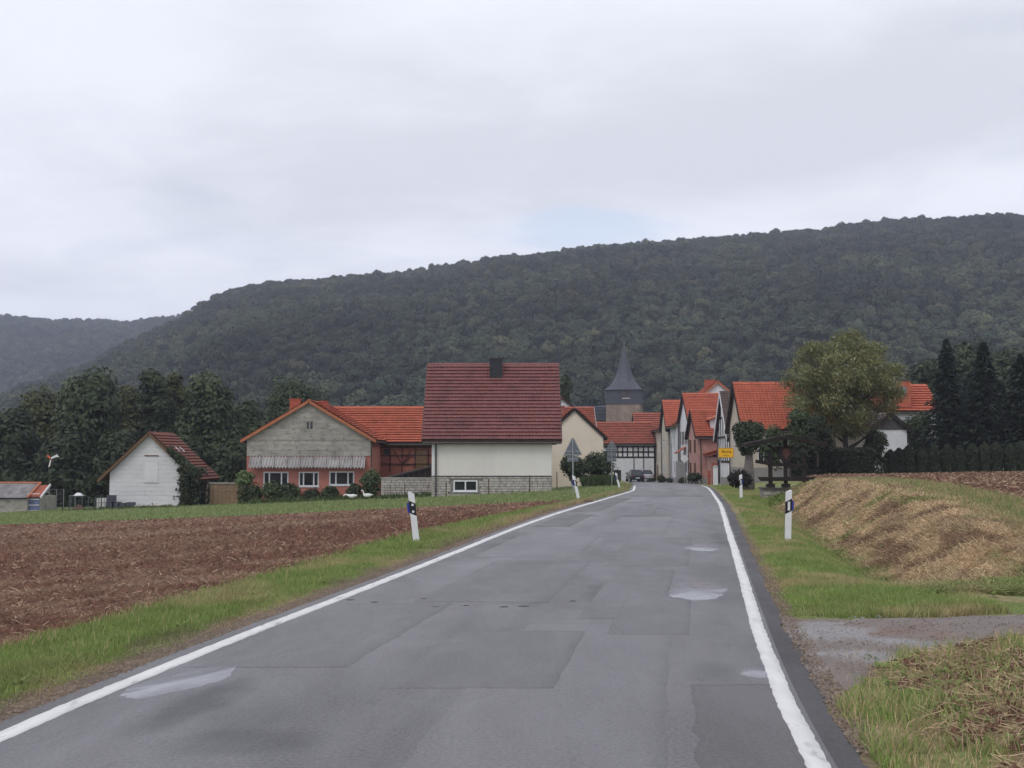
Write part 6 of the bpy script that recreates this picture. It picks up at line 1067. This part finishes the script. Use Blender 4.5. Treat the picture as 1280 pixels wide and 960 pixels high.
# two white geese figures
for i, (px_, fl, lb) in enumerate([(440, -1, 'white goose figure on the lawn, left of the pair'), (459, -1, 'white goose figure on the lawn, right of the pair below the grassy shrub')]):
    D = 77.4; x = X(px_, D); zb = Zs(x, D); f = fl; nz_ = (.30, .30, .26, .18) if i == 0 else (.34, .48, .55, .53); nx = (.34, .42, .5, .57) if i == 0 else (.2, .22, .3, .4)
    mb = MB().tube([(-.46*f, 0, .27), (-.34*f, 0, .23), (-.15*f, 0, .2), (.07*f, 0, .2), (.18*f, 0, .25)]+[(a*f, 0, b) for a, b in zip(nx, nz_)], [.015, .07, .14, .13, .085, .04, .035, .045, .012], 12); o = mb.build('goose', m_feather, None, True, loc=(x, D, zb+.06)); tag(o, lb, 'goose', 'goose figures on the lawn')
# cars at the end of the street
def car(name, label, x, y, rz, paint, zb):
    T = thing(name, label, 'car', (x, y, zb), rz); st = [(-2.05, .70, .32, .62, .72), (-1.95, .80, .28, .75, .90), (-1.3, .84, .26, .82, .95), (0, .85, .25, .85, .95), (1.2, .84, .26, .82, .93), (1.9, .78, .28, .70, .74), (2.1, .62, .35, .55, .60)]; mb = MB(); n = 8
    for (y_, hw_, zl, zm, zt) in st: mb.v += [(-hw_*.92, y_, zl), (-hw_, y_, zl+.12), (-hw_, y_, zm), (-hw_*.9, y_, zt), (hw_*.9, y_, zt), (hw_, y_, zm), (hw_, y_, zl+.12), (hw_*.92, y_, zl)]
    for k in range(len(st)-1):
        for j in range(8): a = k*8+j; b = k*8+(j+1) % 8; mb.f.append((a, b, b+8, a+8))
    mb.f += [tuple(range(7, -1, -1)), tuple(range((len(st)-1)*8, len(st)*8))]; mb.build('body', paint, T)
    cs = [(-1.75, .76, .90, .76, .91), (-1.25, .74, .93, .58, 1.40), (-.2, .75, .94, .58, 1.46), (.5, .75, .94, .56, 1.40), (1.25, .74, .92, .70, .94)]; g = MB()
    for (y_, w0, z0, w1, z1) in cs: g.v += [(-w0, y_, z0), (-w1, y_, z1), (w1, y_, z1), (w0, y_, z0)]
    for k in range(len(cs)-1):
        for j in (0, 1, 2): a = k*4+j; g.f.append((a, a+1, a+5, a+4))
    g.f += [(0, 3, 2, 1), (16, 17, 18, 19)]; g.build('windows', m_glass, T)
    rf_ = MB(); 
    for (y_, w0, z0, w1, z1) in cs[1:4]: rf_.v += [(-w1-.01, y_, z1-.02), (-w1*.9, y_, z1+.025), (w1*.9, y_, z1+.025), (w1+.01, y_, z1-.02)]
    for k in range(2):
        for j in range(3): a = k*4+j; rf_.f.append((a, a+1, a+5, a+4))
    rf_.bar((-.74, -1.72, .93), (-.57, -1.25, 1.40), .07).bar((.74, -1.72, .93), (.57, -1.25, 1.40), .07); rf_.build('roof', paint, T)
    for sx in (-1, 1):
        for sy in (-1.3, 1.3):
            wt = MB().tube([(sx*.62, sy, .31), (sx*.86, sy, .31)], [.31, .31], 16).build('wheel', m_tyre, T); MB().tube([(sx*.855, sy, .31), (sx*.872, sy, .31)], [.19, .18], 12).build('rim', m_zinc, wt)
        MB().box(sx*.68-.11, sx*.68+.11, -2.05, -1.96, .66, .82).build('tail_light', m_redlamp, T); MB().box(sx*.58-.12, sx*.58+.12, 1.93, 2.04, .56, .68).build('headlight', m_reflect, T); MB().box(sx*.92-.09, sx*.92+.09, .72, .84, .93, 1.05).build('mirror', paint, T)
    MB().box(-.26, .26, -2.08, -2.0, .46, .57).build('number_plate', m_reflect, T); MB().box(-.7, .7, -2.06, -1.95, .30, .42).build('bumper', m_black, T)
car('parked_car', 'dark blue car parked at the end of the street', X(793, 138), 138, R(4), m_darkcar, float(zr(138))); car('parked_car', 'silver car parked just behind the dark blue car', X(806, 143.5), 143.5, R(3), m_silvercar, float(zr(143)))
D = 101; x = X(855, D); zb = Zs(x, D); T = thing('diamond_sign', 'small white diamond sign on a thin pole before the tall white house', 'road sign', (x, D, zb)); MB().tube([(0, 0, -.4), (0, 0, 2.55)], [.035, .035], 8).build('post', m_galv, T); MB().mprism(lambda a, z, o: (a, -o, z), [(0, 1.85), (.38, 2.23), (0, 2.61), (-.38, 2.23)], .04, .06).build('sign_plate', m_plastic_white, T); MB().mprism(lambda a, z, o: (a, -o, z), [(0, 1.98), (.25, 2.23), (0, 2.48), (-.25, 2.23)], .061, .068).build('sign_face', m_cladding, T)
D = 92; x = X(885.5, D); zb = Zs(x, D); T = thing('hydrant_post', 'short red brown post at the road edge before the pink house', 'post', (x, D, zb)); MB().tube([(0, 0, -.3), (0, 0, 1.05)], [.10, .10], 10).tube([(0, 0, 1.05), (0, 0, 1.15), (0, 0, 1.2)], [.12, .12, .05], 10).build('post', m_chimney_red, T); MB().tube([(-.18, 0, .75), (.18, 0, .75)], [.05, .05], 8).build('outlet', m_chimney_red, T)
D = 90; x = X(893.5, D); zb = Zs(x, D); T = thing('gate_pillar', 'white rendered gate pillar between pink house and yellow sign', 'pillar', (x, D, zb)); MB().box(-.17, .17, -.17, .17, -.3, 1.45).build('shaft', m_white, T); MB().hexa([(-.22, -.22, 1.45), (.22, -.22, 1.45), (.22, .22, 1.45), (-.22, .22, 1.45), (-.08, -.08, 1.6), (.08, -.08, 1.6), (.08, .08, 1.6), (-.08, .08, 1.6)]).build('cap', m_grey, T)
D = 128; x = X(839, D); zb = Zs(x, D); T = thing('street_lamp', 'slim grey street lamp on the village street before the cream house', 'street lamp', (x, D, zb)); MB().tube([(0, 0, -.4), (0, 0, 4.3), (-.25, 0, 4.7), (-.8, 0, 4.8)], [.07, .05, .04, .035], 8).build('post', m_galv, T); MB().hexa([(-1.35, -.12, 4.74), (-.75, -.1, 4.76), (-.75, .1, 4.76), (-1.35, .12, 4.74), (-1.3, -.08, 4.86), (-.75, -.07, 4.88), (-.75, .07, 4.88), (-1.3, .08, 4.86)]).build('lamp_head', m_zinc, T)
# ---------------------------------------------------------------- haze
mh = bpy.data.materials.new('haze'); mh.use_nodes = True; t = mh.node_tree; t.nodes.clear(); ou = t.nodes.new('ShaderNodeOutputMaterial'); pv = t.nodes.new('ShaderNodeVolumePrincipled'); pv.inputs['Color'].default_value = (.75, .80, 1, 1); pv.inputs['Density'].default_value = .00030; pv.inputs['Anisotropy'].default_value = .2; t.links.new(pv.outputs[0], ou.inputs['Volume'])
hb = MB().box(-1600, 1600, -450, 2400, -12, 290).build('haze', mh); hb['kind'] = 'stuff'
